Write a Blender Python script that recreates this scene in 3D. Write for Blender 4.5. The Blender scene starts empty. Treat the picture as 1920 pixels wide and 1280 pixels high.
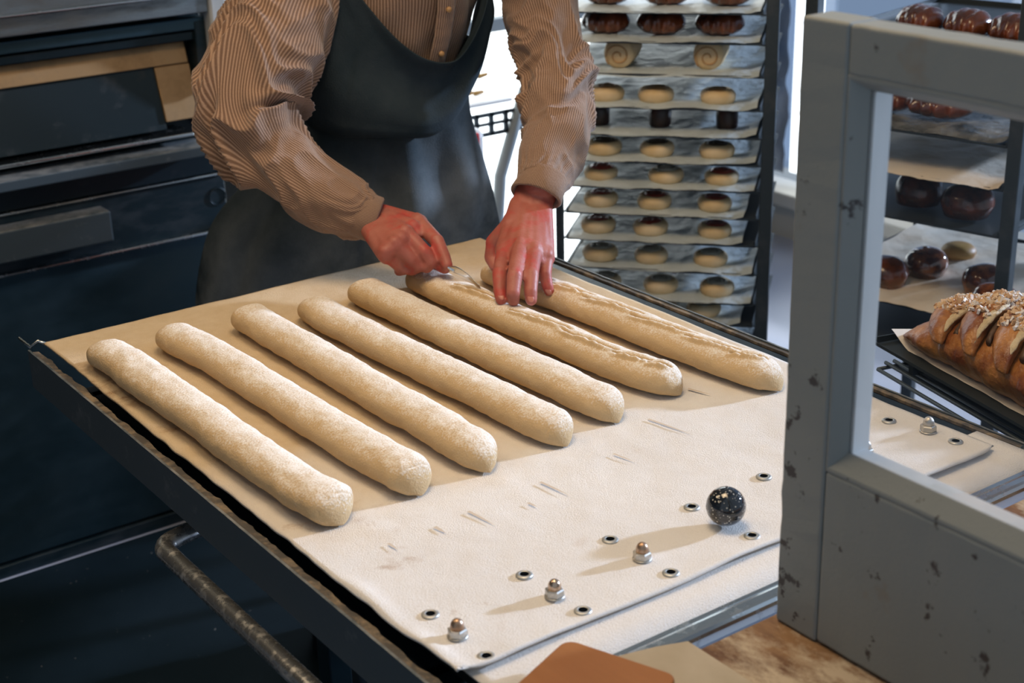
import bpy, math, random
import numpy as np
from mathutils import Vector, noise, Matrix
PI = math.pi
random.seed(7)
scn = bpy.context.scene
COL = scn.collection

# ------------------------------------------------------------------ camera
F = 2831.0                      # focal length in pixels of a 1920 px wide frame
T = 0.92                        # height of the loader belt above the floor
CAM = np.array([-0.60574586, -0.9379908, 1.67])
def _ray(px, py): return np.array([(px-960)/F, -(py-640)/F, -1.0])
_Y = _ray(-1231, -418); _Y /= np.linalg.norm(_Y)
_X = _ray(5213, -590); _X /= np.linalg.norm(_X)
_X = _X-_Y*_X.dot(_Y); _X /= np.linalg.norm(_X)
_Z = np.cross(_X, _Y)
ROT = np.array([_X, _Y, _Z])
cd = bpy.data.cameras.new('camera'); cam = bpy.data.objects.new('camera', cd); COL.objects.link(cam)
cd.sensor_width = 36; cd.lens = F/1920*36; cd.clip_start = 0.02
mw = Matrix.Identity(4)
for r in range(3):
    for c in range(3): mw[r][c] = ROT[r][c]
    mw[r][3] = CAM[r]
cam.matrix_world = mw
cd.dof.use_dof = True; cd.dof.focus_distance = 1.85; cd.dof.aperture_fstop = 7.5
scn.camera = cam
# ------------------------------------------------------------------ world, sun, lamps, exposure
w = bpy.data.worlds.new('sky'); scn.world = w; w.use_nodes = True
bg = w.node_tree.nodes['Background']; bg.inputs[0].default_value = (0.72, 0.85, 1.0, 1); bg.inputs[1].default_value = 0.42
sd = bpy.data.lights.new('sun', 'SUN'); sun = bpy.data.objects.new('sun', sd); COL.objects.link(sun)
sd.energy = 4.8; sd.color = (0.95, 0.97, 1.0); sd.angle = math.radians(3.0)
sun.rotation_euler = Vector((-1.0, 0.24, -0.29)).to_track_quat('-Z', 'Y').to_euler()
def area(name, loc, to, size, energy, color, sy=None):
    ld = bpy.data.lights.new(name, 'AREA'); o = bpy.data.objects.new(name, ld); COL.objects.link(o)
    ld.energy = energy; ld.color = color; ld.size = size
    if sy: ld.shape = 'RECTANGLE'; ld.size_y = sy
    o.location = loc; o.rotation_euler = (Vector(to)-Vector(loc)).to_track_quat('-Z', 'Y').to_euler()
    return o
area('ceiling_lamp_light', (0.2, 0.3, 2.70), (0.3, 0.5, 0.9), 0.8, 17, (1.0, 0.74, 0.46))
area('ceiling_lamp_light', (-0.6, 1.3, 2.70), (0.4, 0.9, 1.0), 0.6, 8, (1.0, 0.74, 0.46))
vs = scn.view_settings
vs.view_transform = 'Standard'; vs.look = 'None'; vs.exposure = 0.05; vs.gamma = 1.0; vs.use_curve_mapping = False

# ------------------------------------------------------------------ pixel -> place
def at(px, py, z):
    d = ROT@_ray(px, py); return Vector(CAM+d*((z-CAM[2])/d[2]))
def atX(px, py, X):
    d = ROT@_ray(px, py); return Vector(CAM+d*((X-CAM[0])/d[0]))
def atY(px, py, Y):
    d = ROT@_ray(px, py); return Vector(CAM+d*((Y-CAM[1])/d[1]))
def atP(px, py, p, n):
    d = ROT@_ray(px, py); n = np.array(n); return Vector(CAM+d*(np.dot(np.array(p)-CAM, n)/d.dot(n)))

# ------------------------------------------------------------------ mesh helpers
class MB:
    def __init__(s): s.v = []; s.f = []; s.uv = []; s.m = []
    def add(s, verts, faces, uvs=None, mi=0):
        o = len(s.v); s.v += [Vector(p) for p in verts]
        for i, f in enumerate(faces):
            s.f.append([o+k for k in f]); s.uv.append(uvs[i] if uvs else [(0, 0)]*len(f)); s.m.append(mi)
        return s
    def box(s, a, b, mi=0):
        x0, y0, z0 = a; x1, y1, z1 = b
        v = [(x0,y0,z0),(x1,y0,z0),(x1,y1,z0),(x0,y1,z0),(x0,y0,z1),(x1,y0,z1),(x1,y1,z1),(x0,y1,z1)]
        return s.add(v, [(0,3,2,1),(4,5,6,7),(0,1,5,4),(1,2,6,5),(2,3,7,6),(3,0,4,7)], None, mi)
    def obox(s, c, ax, ay, az, mi=0):       # centre and three half-axis vectors
        c, ax, ay, az = map(Vector, (c, ax, ay, az))
        v = [c+sx*ax+sy*ay+sz*az for sz in (-1,1) for sx, sy in ((-1,-1),(1,-1),(1,1),(-1,1))]
        return s.add(v, [(0,3,2,1),(4,5,6,7),(0,1,5,4),(1,2,6,5),(2,3,7,6),(3,0,4,7)], None, mi)
    def prism(s, pts, n, h, mi=0):          # polygon pts extruded by vector n*h
        k = len(pts); n = Vector(n); a = [Vector(p) for p in pts]; b = [p+n*h for p in a]
        return s.add(a+b, [tuple(range(k))[::-1], tuple(range(k, 2*k))]+[(i, (i+1)%k, (i+1)%k+k, i+k) for i in range(k)], None, mi)
    def rings(s, rs, cap=True, closed=True, mi=0):
        n = len(rs[0]); v = [p for r in rs for p in r]; f = []; uv = []
        for i in range(len(rs)-1):
            for j in range(n if closed else n-1):
                j2 = (j+1) % n
                f.append((i*n+j, i*n+j2, (i+1)*n+j2, (i+1)*n+j))
                u0, u1 = j/n, (j+1)/n; v0, v1 = i/(len(rs)-1), (i+1)/(len(rs)-1)
                uv.append([(u0,v0),(u1,v0),(u1,v1),(u0,v1)])
        if cap and closed:
            f.append(tuple(range(n))[::-1]); uv.append([(0,0)]*n)
            f.append(tuple((len(rs)-1)*n+j for j in range(n))); uv.append([(0,0)]*n)
        return s.add(v, f, uv, mi)
    def tube(s, pts, r, seg=12, cap=True, mi=0):
        pts = [Vector(p) for p in pts]; rs = []; up = None
        for i, p in enumerate(pts):
            t = (pts[min(i+1, len(pts)-1)]-pts[max(i-1, 0)]).normalized()
            if up is None: up = Vector((0,0,1)) if abs(t.z) < .9 else Vector((1,0,0))
            a = t.cross(up).normalized(); b = a.cross(t).normalized(); up = b
            rr = r[i] if isinstance(r, (list, tuple)) else r
            rs.append([p+a*math.cos(2*PI*k/seg)*rr+b*math.sin(2*PI*k/seg)*rr for k in range(seg)])
        return s.rings(rs, cap, True, mi)
    def capsule(s, p0, r0, p1, r1, seg=14):
        p0, p1 = Vector(p0), Vector(p1); t = (p1-p0)
        if t.length < 1e-6: t = Vector((0,0,1e-5))
        t.normalize(); up = Vector((0,0,1)) if abs(t.z) < .9 else Vector((1,0,0))
        a = t.cross(up).normalized(); b = a.cross(t)
        rs = []
        for k in range(1, 6): q = k/5*PI/2; rs.append((p0-t*r0*math.cos(q), r0*math.sin(q)))
        for k in range(0, 5): q = k/5*PI/2; rs.append((p1+t*r1*math.sin(q), r1*math.cos(q)))
        return s.rings([[c+a*math.cos(2*PI*k/seg)*r+b*math.sin(2*PI*k/seg)*r for k in range(seg)] for c, r in rs])
    def lathe(s, prof, c=(0,0,0), seg=32, mi=0, sx=1, sy=1):
        c = Vector(c)
        return s.rings([[c+Vector((r*math.cos(2*PI*k/seg)*sx, r*math.sin(2*PI*k/seg)*sy, z)) for k in range(seg)] for r, z in prof], True, True, mi)
    def grid(s, fn, nu, nv, mi=0):
        v = [fn(i/nu, j/nv) for j in range(nv+1) for i in range(nu+1)]; f = []; uv = []
        for j in range(nv):
            for i in range(nu):
                a = j*(nu+1)+i; f.append((a, a+1, a+nu+2, a+nu+1))
                uv.append([(i/nu,j/nv),((i+1)/nu,j/nv),((i+1)/nu,(j+1)/nv),(i/nu,(j+1)/nv)])
        return s.add(v, f, uv, mi)

def wloc(o):
    l = Vector((0,0,0))
    while o: l += o.location; o = o.parent
    return l
def obj(name, mb, mat, parent=None, bevel=0, smooth=False, sub=0, solid=0, org=None):
    me = bpy.data.meshes.new(name); o = bpy.data.objects.new(name, me); COL.objects.link(o)
    off = Vector((0,0,0))
    if parent: o.parent = parent; off = wloc(parent)
    elif org is not None: off = Vector(org); o.location = off
    me.from_pydata([tuple(p-off) for p in mb.v], [], mb.f)
    uvl = me.uv_layers.new(name='UVMap'); flat = [c for f in mb.uv for uv in f for c in uv]
    uvl.data.foreach_set('uv', flat)
    for mm in (mat if isinstance(mat, list) else [mat]): me.materials.append(mm)
    me.polygons.foreach_set('material_index', mb.m)
    if smooth: me.polygons.foreach_set('use_smooth', [True]*len(me.polygons))
    me.update()
    if solid: md = o.modifiers.new('solid', 'SOLIDIFY'); md.thickness = solid; md.offset = 0
    if bevel:
        md = o.modifiers.new('bevel', 'BEVEL'); md.width = bevel; md.segments = 3; md.limit_method = 'ANGLE'; md.angle_limit = math.radians(35)
    if sub: md = o.modifiers.new('sub', 'SUBSURF'); md.levels = sub; md.render_levels = sub
    return o
def tag(o, label=None, cat=None, group=None, kind=None):
    if label: o['label'] = label
    if cat: o['category'] = cat
    if group: o['group'] = group
    if kind: o['kind'] = kind
    return o
def thing(name, label, cat, loc=(0,0,0), group=None):
    o = bpy.data.objects.new(name, None); COL.objects.link(o); o.location = loc; o.empty_display_size = .05
    return tag(o, label, cat, group)
def struct(name, mb, m, label=None, **k):
    o = obj(name, mb, m, **k); return tag(o, label, None, None, 'structure')
def copy_tree(o, parent=None):
    c = o.copy(); COL.objects.link(c)
    if parent: c.parent = parent
    for ch in list(KIDS.get(o.name, [])) or [x for x in o.children]: copy_tree(ch, c)
    return c
KIDS = {}
def nz(x, y=0, z=0): return noise.noise(Vector((x, y, z)))
def lerp(a, b, t): return a+(b-a)*t
def sstep(a, b, x): t = max(0, min(1, (x-a)/(b-a))); return t*t*(3-2*t)
def spline(pts, n):                    # Catmull-Rom through points (lists of floats)
    P = [np.array(p, float) for p in pts]; P = [2*P[0]-P[1]]+P+[2*P[-1]-P[-2]]; out = []
    m = len(P)-3
    for k in range(n+1):
        t = k/n*m; i = min(int(t), m-1); t -= i; a, b, c, d = P[i:i+4]
        out.append(.5*((2*b)+(-a+c)*t+(2*a-5*b+4*c-d)*t*t+(-a+3*b-3*c+d)*t**3))
    return out

# ------------------------------------------------------------------ materials
def S2L(c): return tuple((x/255/12.92 if x/255 <= .04045 else ((x/255+.055)/1.055)**2.4) for x in c)
class N:
    def __init__(s, name, col=(.5,.5,.5), rough=.5, metal=0, spec=.5):
        s.m = bpy.data.materials.new(name); s.m.use_nodes = True; s.t = s.m.node_tree; s.b = s.t.nodes['Principled BSDF']
        s.b.inputs['Base Color'].default_value = (*col, 1); s.b.inputs['Roughness'].default_value = rough
        s.b.inputs['Metallic'].default_value = metal; s.b.inputs['Specular IOR Level'].default_value = spec
        s.tc = s.t.nodes.new('ShaderNodeTexCoord')
    def set(s, inp, v):
        if hasattr(v, 'is_output'): s.t.links.new(v, inp)
        elif isinstance(v, tuple) and len(v) == 3 and inp.type == 'RGBA': inp.default_value = (*v, 1)
        else: inp.default_value = v
    def node(s, t, **k):
        n = s.t.nodes.new(t)
        for a, b in k.items(): setattr(n, a, b)
        return n
    def noise(s, scale, detail=4, stretch=(1,1,1), lo=.4, hi=.6, src='Object', rough=.55, loc=(0,0,0)):
        mp = s.node('ShaderNodeMapping'); mp.inputs['Scale'].default_value = stretch; mp.inputs['Location'].default_value = loc
        s.t.links.new(s.tc.outputs[src], mp.inputs[0])
        n = s.node('ShaderNodeTexNoise'); s.t.links.new(mp.outputs[0], n.inputs['Vector'])
        n.inputs['Scale'].default_value = scale; n.inputs['Detail'].default_value = detail; n.inputs['Roughness'].default_value = rough
        return s.ramp(n.outputs['Fac'], lo, hi)
    def ramp(s, v, lo, hi, a=0., b=1.):
        r = s.node('ShaderNodeMapRange'); s.set(r.inputs[0], v)
        for i, x in zip((1,2,3,4), (lo,hi,a,b)): r.inputs[i].default_value = x
        return r.outputs[0]
    def math(s, op, a, b=0.):
        n = s.node('ShaderNodeMath', operation=op); s.set(n.inputs[0], a); s.set(n.inputs[1], b); return n.outputs[0]
    def axis(s, i, src='Object'):
        n = s.node('ShaderNodeSeparateXYZ'); s.t.links.new(s.tc.outputs[src], n.inputs[0]); return n.outputs[i]
    def nrm(s, i):
        g = s.node('ShaderNodeNewGeometry'); n = s.node('ShaderNodeSeparateXYZ'); s.t.links.new(g.outputs['Normal'], n.inputs[0]); return n.outputs[i]
    def mix(s, f, a, b):
        n = s.node('ShaderNodeMix', data_type='RGBA'); s.set(n.inputs[0], f); s.set(n.inputs[6], a); s.set(n.inputs[7], b); return n.outputs[2]
    def col(s, v): s.set(s.b.inputs['Base Color'], v); return s
    def rgh(s, v): s.set(s.b.inputs['Roughness'], v); return s
    def bump(s, h, strength=.3, dist=.002):
        n = s.node('ShaderNodeBump'); n.inputs['Strength'].default_value = strength; n.inputs['Distance'].default_value = dist
        s.set(n.inputs['Height'], h); s.t.links.new(n.outputs[0], s.b.inputs['Normal']); return s
M = {}
# dough: floury tan skin; top and sun-facing side coloured paler, as if lit
n = N('dough', rough=.85, spec=.2)
fl = n.math('ADD', n.math('MULTIPLY', n.noise(22, 9, lo=.25, hi=.75, rough=.78), .5), n.math('MULTIPLY', n.noise(420, 3, lo=.3, hi=.7), .5))
f2 = n.ramp(n.math('ADD', fl, n.ramp(n.math('ADD', n.nrm(2), n.math('MULTIPLY', n.nrm(0), .45)), .05, 1.15, -.36, .34)), .32, .86)
n.col(n.mix(f2, (.60,.43,.24), (.84,.80,.74)))
n.bump(n.math('ADD', n.noise(420, 5, lo=.2, hi=.8), n.math('MULTIPLY', n.noise(60, 4, lo=.3, hi=.7), .8)), .45, .0015); M['dough'] = n.m
n = N('dough_crumb', (.72,.58,.38), rough=.8, spec=.2); n.bump(n.noise(260, 5, lo=.3, hi=.7), .5, .002); M['crumb'] = n.m
# belt canvas: floured cloth, white near end, far part coloured tan for the baguettes' shade
n = N('canvas', rough=.95, spec=.1)
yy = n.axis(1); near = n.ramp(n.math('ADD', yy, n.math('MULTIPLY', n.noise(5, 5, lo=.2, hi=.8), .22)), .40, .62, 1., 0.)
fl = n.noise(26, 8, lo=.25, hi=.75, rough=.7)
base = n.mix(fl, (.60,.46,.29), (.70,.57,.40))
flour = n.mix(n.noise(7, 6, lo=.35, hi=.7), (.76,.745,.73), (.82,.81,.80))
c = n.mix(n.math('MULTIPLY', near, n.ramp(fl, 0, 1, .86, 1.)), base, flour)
stain = n.math('MULTIPLY', n.noise(9, 7, lo=.60, hi=.72, rough=.7, loc=(3.1,.4,0)), n.ramp(n.axis(0), .03, .16, 1., 0.))
c = n.mix(n.math('MULTIPLY', stain, .8), c, (.36,.20,.09))
st2 = n.math('MULTIPLY', n.noise(26, 8, lo=.46, hi=.62, rough=.7), n.math('MULTIPLY', n.ramp(n.axis(0), .015, .075, 1., 0.), n.math('MULTIPLY', n.ramp(yy, .68, .76), n.ramp(yy, .97, .88))))
c = n.mix(n.math('MULTIPLY', st2, .75), c, (.30,.17,.08))
c = n.mix(n.math('MULTIPLY', n.noise(11, 5, lo=.66, hi=.76, loc=(7,2,0)), .28), c, (.50,.36,.26))
c = n.mix(n.math('MULTIPLY', n.noise(5, 6, lo=.60, hi=.80, loc=(1,5,0)), .40), c, (.50,.50,.53))
n.col(c); c = n.mix(n.math('MULTIPLY', n.noise(900, 3, lo=.45, hi=.75), .16), c, (.40,.36,.32)); n.col(c)
n.bump(n.math('ADD', n.noise(700, 3, lo=.3, hi=.7), n.noise(60, 6, lo=.2, hi=.8)), .5, .0012); M['canvas'] = n.m
n = N('flour_scrape', (.60,.52,.43), rough=.9, spec=.1); M['scrape'] = n.m
# metals
def metal(name, col, rough=.35, sc=60, dirt=(.02,.025,.03), lo=.55, hi=.75, mt=1.0, st=(1,1,1), amt=.8):
    n = N(name, col, rough, mt); d = n.noise(sc, 6, st, lo, hi, rough=.7)
    n.col(n.mix(n.math('MULTIPLY', d, amt), col, dirt)); n.rgh(n.ramp(d, 0, 1, rough, min(1, rough+.3)))
    M[name] = n.m; return n
metal('steel', (.55,.60,.63), .22, 30, (.25,.27,.28))
n = N('floured_lit_steel', (.03,.055,.07), .5, .35)  # pale top faces colour in the light from above, plus scattered flour
d = n.math('MULTIPLY', n.ramp(n.nrm(2), .5, .95), n.noise(24, 7, (1,1,1), .35, .65, rough=.7)); n.col(n.mix(n.math('ADD', n.math('MULTIPLY', d, .8), n.math('MULTIPLY', n.noise(16, 8, lo=.58, hi=.74, rough=.75), .35)), (.058,.082,.100), (.36,.37,.37))); M['floured_lit_steel'] = n.m
metal('tube_steel', (.38,.39,.39), .24, 60, (.80,.79,.76), .50, .66, .85, amt=.45)
metal('side_lip', (.10,.09,.08), .55, 30, (.38,.29,.19), .45, .62, .3)
metal('dark_steel', (.010,.026,.036), .38, 8, (.045,.055,.065), .45, .75, .5, (1,1,3))
metal('oven_panel', (.036,.075,.10), .34, 3, (.06,.10,.13), .4, .8, .75, (1,1,2))
metal('oven_black', (.005,.016,.023), .40, 20, (.03,.035,.04), .55, .8, .4)
metal('brushed', (.30,.34,.36), .30, 12, (.14,.16,.17), .4, .7, .9, (1,1,6))
metal('warm_lit_frame', (.36,.23,.115), .46, 14, (.24,.17,.10), .45, .75, .75, (1,1,1))  # frame metal with warm oven light put into its colour
metal('rack_dark', (.045,.06,.07), .45, 20, (.10,.11,.12), .5, .8, .5)
metal('tray_dark', (.045,.058,.066), .42, 30, (.14,.14,.14), .6, .85, .5)
metal('nut', (.50,.49,.46), .40, 90, (.75,.72,.68), .52, .60, .9)
metal('nut_cap', (.55,.42,.32), .22, 30, (.30,.15,.07), .45, .60, .9)
metal('eyelet', (.50,.51,.50), .42, 60, (.45,.43,.40), .5, .7, .85)
n = N('blade', (.75,.78,.8), .15, 1.0); M['blade'] = n.m
n = N('hole', (.004,.005,.006), .95, spec=0.); M['hole'] = n.m
# painted casement
n = N('leaf_paint', rough=.55)
g = n.mix(n.noise(6, 4, lo=.3, hi=.7), (.190,.216,.218), (.222,.243,.243))
low = n.ramp(n.axis(2), 0., .55, .085, .0); side = n.ramp(n.axis(1), -.10, .0, 0., .05)
thr = n.math('ADD', n.noise(38, 6, lo=0, hi=1, rough=.62), n.math('ADD', low, side))
g = n.mix(n.ramp(thr, .70, .73), g, (.045,.042,.045))
g = n.mix(n.math('MULTIPLY', n.ramp(n.math('ADD', n.noise(13, 5, lo=0, hi=1, loc=(4,1,9)), side), .67, .74), .55), g, (.20,.165,.13))
n.col(g); n.bump(n.noise(240, 4, lo=.3, hi=.7), .12, .001); M['leaf'] = n.m
n = N('leaf_reveal', rough=.5); n.col(n.mix(n.noise(9, 5, (1,1,.2), lo=.35, hi=.7), (.42,.45,.46), (.62,.63,.62))); M['reveal'] = n.m  # casement reveal coloured lighter than the leaf, in place of light on it
# glass pane: thin, clear with a faint reflection
def glassy(name, tint=(1,1,1), amt=.07, rough=.03):
    m = bpy.data.materials.new(name); m.use_nodes = True; t = m.node_tree; t.nodes.clear()
    o = t.nodes.new('ShaderNodeOutputMaterial'); mx = t.nodes.new('ShaderNodeMixShader'); tr = t.nodes.new('ShaderNodeBsdfTransparent'); gl = t.nodes.new('ShaderNodeBsdfGlossy')
    tr.inputs[0].default_value = (*tint, 1); gl.inputs['Roughness'].default_value = rough; mx.inputs[0].default_value = amt
    t.links.new(tr.outputs[0], mx.inputs[1]); t.links.new(gl.outputs[0], mx.inputs[2]); t.links.new(mx.outputs[0], o.inputs[0]); M[name] = m
glassy('pane'); glassy('shop_glass', (.80,.88,1), .06); 
def emis(name, col, st):
    m = bpy.data.materials.new(name); m.use_nodes = True; b = m.node_tree.nodes['Principled BSDF']
    b.inputs['Base Color'].default_value = (.8,.8,.8,1); b.inputs['Emission Color'].default_value = (*col, 1); b.inputs['Emission Strength'].default_value = st; M[name] = m
emis('frosted_glass', (.93,1.0,.99), 2.3); emis('lamp', (1,.72,.42), 6); emis('mullion_glow', (.95,1,1), 1.6)
# cloth
n = N('shirt', rough=.92, spec=.15)
uvn = n.node('ShaderNodeSeparateXYZ'); n.t.links.new(n.tc.outputs['UV'], uvn.inputs[0])
def stripes(n, coord, freq):
    return n.ramp(n.math('SINE', n.math('MULTIPLY', coord, freq*2*PI)), -.5, .9)
s1 = stripes(n, uvn.outputs[0], 100)
c = n.mix(s1, (.165,.095,.062), (.40,.265,.185)); c = n.mix(n.math('MULTIPLY', n.noise(8, 5, lo=.35, hi=.7), .22), c, (.20,.14,.105))
n.col(c); n.bump(n.math('ADD', n.math('MULTIPLY', s1, .6), n.noise(300, 3, lo=.3, hi=.7)), .35, .0015)
n.b.inputs['Sheen Weight'].default_value = .25; M['shirt'] = n.m
n = N('apron', rough=.95, spec=.08)
dust = n.math('MULTIPLY', n.noise(5, 7, lo=.30, hi=.72, rough=.62), n.ramp(n.math('ADD', n.axis(2, 'Object'), n.math('MULTIPLY', n.axis(0,'Object'), -.55)), .84, 1.12, 1.0, .12))
n.col(n.mix(dust, (.014,.026,.034), (.30,.33,.35))); n.bump(n.noise(400, 3, lo=.3, hi=.7), .3, .001); M['apron'] = n.m
n = N('dark_cloth', (.012,.018,.024), .95, spec=.1); M['trousers'] = n.m
n = N('skin', rough=.48, spec=.4)
c = n.mix(n.noise(22, 3, lo=.35, hi=.68), (.36,.100,.074), (.45,.165,.125)); c = n.mix(n.math('MULTIPLY', n.noise(38, 3, lo=.50, hi=.66, loc=(2,3,1)), .6), c, (.50,.045,.04))
n.col(c); n.b.inputs['Subsurface Weight'].default_value = .12; n.b.inputs['Subsurface Radius'].default_value = (.010,.003,.002); n.b.inputs['Subsurface Scale'].default_value = .5
n.bump(n.noise(260, 4, lo=.3, hi=.7), .25, .0008); M['skin'] = n.m
n = N('nail', (.50,.19,.14), .4); M['nail'] = n.m
n = N('hair', (.07,.04,.02), .6); n.bump(n.noise(60, 3, (1,1,.1), lo=.3, hi=.7), .6, .003); M['hair'] = n.m
n = N('eye', (.8,.8,.78), .2); M['eye'] = n.m
# bakery things
n = N('bun', rough=.6); n.col(n.mix(n.noise(20, 4, lo=.3, hi=.7), (.68,.47,.22), (.80,.62,.38))); M['bun'] = n.m
def simple(name, a, b, rough=.5, sc=30, lo=.35, hi=.65, bmp=0, spec=.5, coat=0):
    n = N(name, a, rough, spec=spec); n.col(n.mix(n.noise(sc, 5, lo=lo, hi=hi), a, b))
    if bmp: n.bump(n.noise(sc*3, 5, lo=.3, hi=.7), bmp, .003)
    n.b.inputs['Coat Weight'].default_value = coat; M[name] = n.m
simple('brown_top', (.42,.22,.08), (.60,.36,.16), .4, 60, bmp=.3)
simple('jam_top', (.38,.05,.035), (.50,.12,.07), .3, 60, bmp=.3, coat=.3)
simple('grey_top', (.56,.52,.40), (.70,.66,.54), .5, 60, bmp=.3)
simple('dark_top', (.10,.06,.035), (.22,.14,.08), .35, 60, bmp=.3)
simple('choc', (.018,.012,.011), (.05,.018,.014), .4, 40)
simple('dark_loaf', (.030,.012,.009), (.20,.050,.016), .22, 16, bmp=.35, coat=.5)
simple('glossy_bun', (.07,.025,.02), (.42,.13,.03), .12, 22, lo=.42, hi=.62, coat=1.)
simple('purple_top', (.16,.02,.035), (.05,.03,.035), .15, 30, coat=1.)
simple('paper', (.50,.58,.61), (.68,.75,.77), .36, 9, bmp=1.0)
simple('dark_paper', (.03,.04,.045), (.30,.30,.28), .2, 16, bmp=1.0); simple('paper_sun', (.82,.68,.52), (.88,.82,.72), .42, 9, bmp=.5)  # the second paper has sunlight put into its colour
simple('paper_white', (.78,.76,.70), (.7,.66,.6), .6, 9)
simple('crust', (.20,.055,.015), (.50,.22,.06), .38, 26, lo=.38, hi=.62, bmp=.5, coat=.15)
simple('pastry_crumb', (.55,.43,.25), (.70,.58,.38), .6, 50, bmp=.5)
simple('filling', (.055,.03,.018), (.12,.07,.04), .5, 60)
simple('nut_bits', (.50,.27,.12), (.72,.52,.32), .5, 80)
simple('sugar_bits', (.82,.78,.74), (.72,.70,.70), .4, 80)
n = N('board_wood', rough=.5); n.col(n.mix(n.noise(30, 5, (1,.12,1), lo=.3, hi=.7), (.29,.105,.022), (.37,.145,.038))); M['board_wood'] = n.m
simple('pale_board', (.40,.34,.25), (.50,.44,.35), .6, 12)
simple('ball', (.010,.013,.019), (.022,.028,.038), .06, 30)
n = N('ball', (.010,.014,.02), .07); vo = n.node('ShaderNodeTexVoronoi'); n.t.links.new(n.tc.outputs['Object'], vo.inputs['Vector']); vo.inputs['Scale'].default_value = 330
sp = n.math('MULTIPLY', n.ramp(vo.outputs['Distance'], .20, .34, 1., 0.), n.noise(110, 3, lo=.44, hi=.56))
n.col(n.mix(sp, (.010,.014,.021), (.65,.62,.55))); n.b.inputs['Coat Weight'].default_value = .6; M['ball'] = n.m
n = N('sill_wood', rough=.6)
c = n.mix(n.noise(14, 6, (1,.35,1), lo=.4, hi=.62, rough=.7), (.085,.032,.013), (.27,.15,.07))
c = n.mix(n.noise(12, 8, (1,.5,1), lo=.47, hi=.60, rough=.75, loc=(2,2,0)), c, (.50,.41,.30)); n.col(c); M['sill'] = n.m
# setting
n = N('floor_shade', rough=.85, spec=.12); vo = n.noise(90, 3, lo=.735, hi=.76)
c = n.mix(n.noise(2.5, 5, lo=.4, hi=.75), (.002,.009,.014), (.008,.018,.026)); n.col(n.mix(n.math('MULTIPLY', vo, .8), c, (.28,.27,.25))); M['mat'] = n.m
simple('floor_pale', (.50,.54,.68), (.58,.62,.74), .35, 3)
simple('wall', (.022,.030,.036), (.035,.045,.05), .8, 3); simple('wall_white', (.62,.62,.58), (.7,.7,.66), .7, 3)
simple('cream', (.72,.69,.60), (.78,.76,.68), .5, 4); simple('ceiling', (.42,.40,.37), (.48,.46,.43), .9, 3)
simple('frame_grey', (.20,.24,.26), (.28,.31,.33), .5, 5)
simple('film', (.25,.36,.55), (.62,.70,.80), .12, 3, bmp=1.0)
simple('red_box', (.50,.015,.02), (.55,.03,.03), .5, 20); simple('white_print', (.7,.7,.7), (.75,.75,.75), .5, 20)
simple('golden', (.55,.33,.08), (.34,.16,.03), .5, 20)
# ================================================================== SETTING
struct('floor', MB().box((-1.7,-1.3,-.05),(3.4,3.4,0)), M['floor_pale'])
struct('ceiling', MB().box((-1.7,-.45,2.85),(3.4,3.4,2.95)), M['ceiling'])
struct('wall_left', MB().box((-1.75,-.45,0),(-1.7,2.45,2.85)), M['wall'])
struct('wall_back', MB().box((-1.7,2.45,0),(1.04,2.5,2.85)).box((2.56,2.45,0),(2.62,3.4,2.85)).box((2.62,3.35,0),(3.4,3.4,2.85)).box((1.04,2.45,2.3),(2.56,2.5,2.85)).box((1.04,2.45,0),(2.56,2.5,.12)), M['wall'])
wn = struct('window_1', MB().box((1.05,2.455,.14),(2.54,2.475,2.28)), M['frosted_glass'], 'bright white window behind the baker and the dark rack')
fr = MB()
for x in (1.06, 2.55): fr.box((x-.03,2.41,.12),(x+.03,2.5,2.3))
a = atY(905, 49, 2.43); 
fr.box((1.04,2.415,a.z-.018),(2.55,2.455,a.z+.018)); fr.box((1.04,2.41,2.27),(2.55,2.5,2.33)); fr.box((1.04,2.41,.10),(2.55,2.5,.15))
obj('window_frame', fr, M['frame_grey'], wn, bevel=.004)
RX = 3.25
sh = struct('window_2', MB().box((RX,-1.3,.24),(RX+.008,3.3,2.75)), M['shop_glass'], 'tall clear window to the right of the dark rack')
fr = MB()
for y in (-1.3, .4, 1.6): fr.box((RX-.03,y-.03,.2),(RX+.04,y+.03,2.8))
fr.box((RX-.03,-1.3,2.7),(RX+.04,3.3,2.8))
obj('window_frame', fr, M['cream'], sh, bevel=.004)
struct('wall_right', MB().box((RX-.04,-1.3,0),(RX+.06,3.4,.13)).box((RX-.04,-1.3,2.75),(RX+.06,3.4,2.9)), M['cream'])
struct('window_sill', MB().box((RX-.10,-1.3,.13),(RX+.06,3.35,.18)), M['cream'], bevel=.008)

# ================================================================== OVEN (front plane y = OY)
OY = 2.08; OR = .775
def oz(px, py): return atY(px, py, OY).z
ov = thing('deck_oven', 'large dark steel deck oven with open door window on the left, behind the baker', 'oven', (.2, OY, 0))
def obx(name, z0, z1, y0, y1, mat, x0=-.45, x1=OR-.012, bev=.003): return obj(name, MB().box((x0,y0,z0),(x1,y1,z1)), M[mat], ov, bevel=bev)
zt = {k: oz(0, k) for k in (0, 30, 70, 110, 128, 168, 300, 345, 400, 420, 480, 512)}
obj('body', MB().box((-.47,OY+.06,.0),(OR,OY+.34,2.1)), M['oven_black'], ov, bevel=.004)
obx('base_panel', .035, zt[512]-.004, OY+.002, OY+.06, 'oven_panel')
obx('plinth', .0, .03, OY-.004, OY+.06, 'dark_steel')
obx('hood', zt[30]+.004, 1.75, OY-.03, OY+.06, 'brushed')
obx('hood_edge', zt[30], zt[30]+.005, OY-.034, OY+.05, 'steel')
obx('top_band', zt[70], zt[30]-.002, OY-.012, OY+.06, 'brushed')
obx('vent_band', zt[110]+.004, zt[70]-.012, OY+.012, OY+.06, 'oven_panel')
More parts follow.
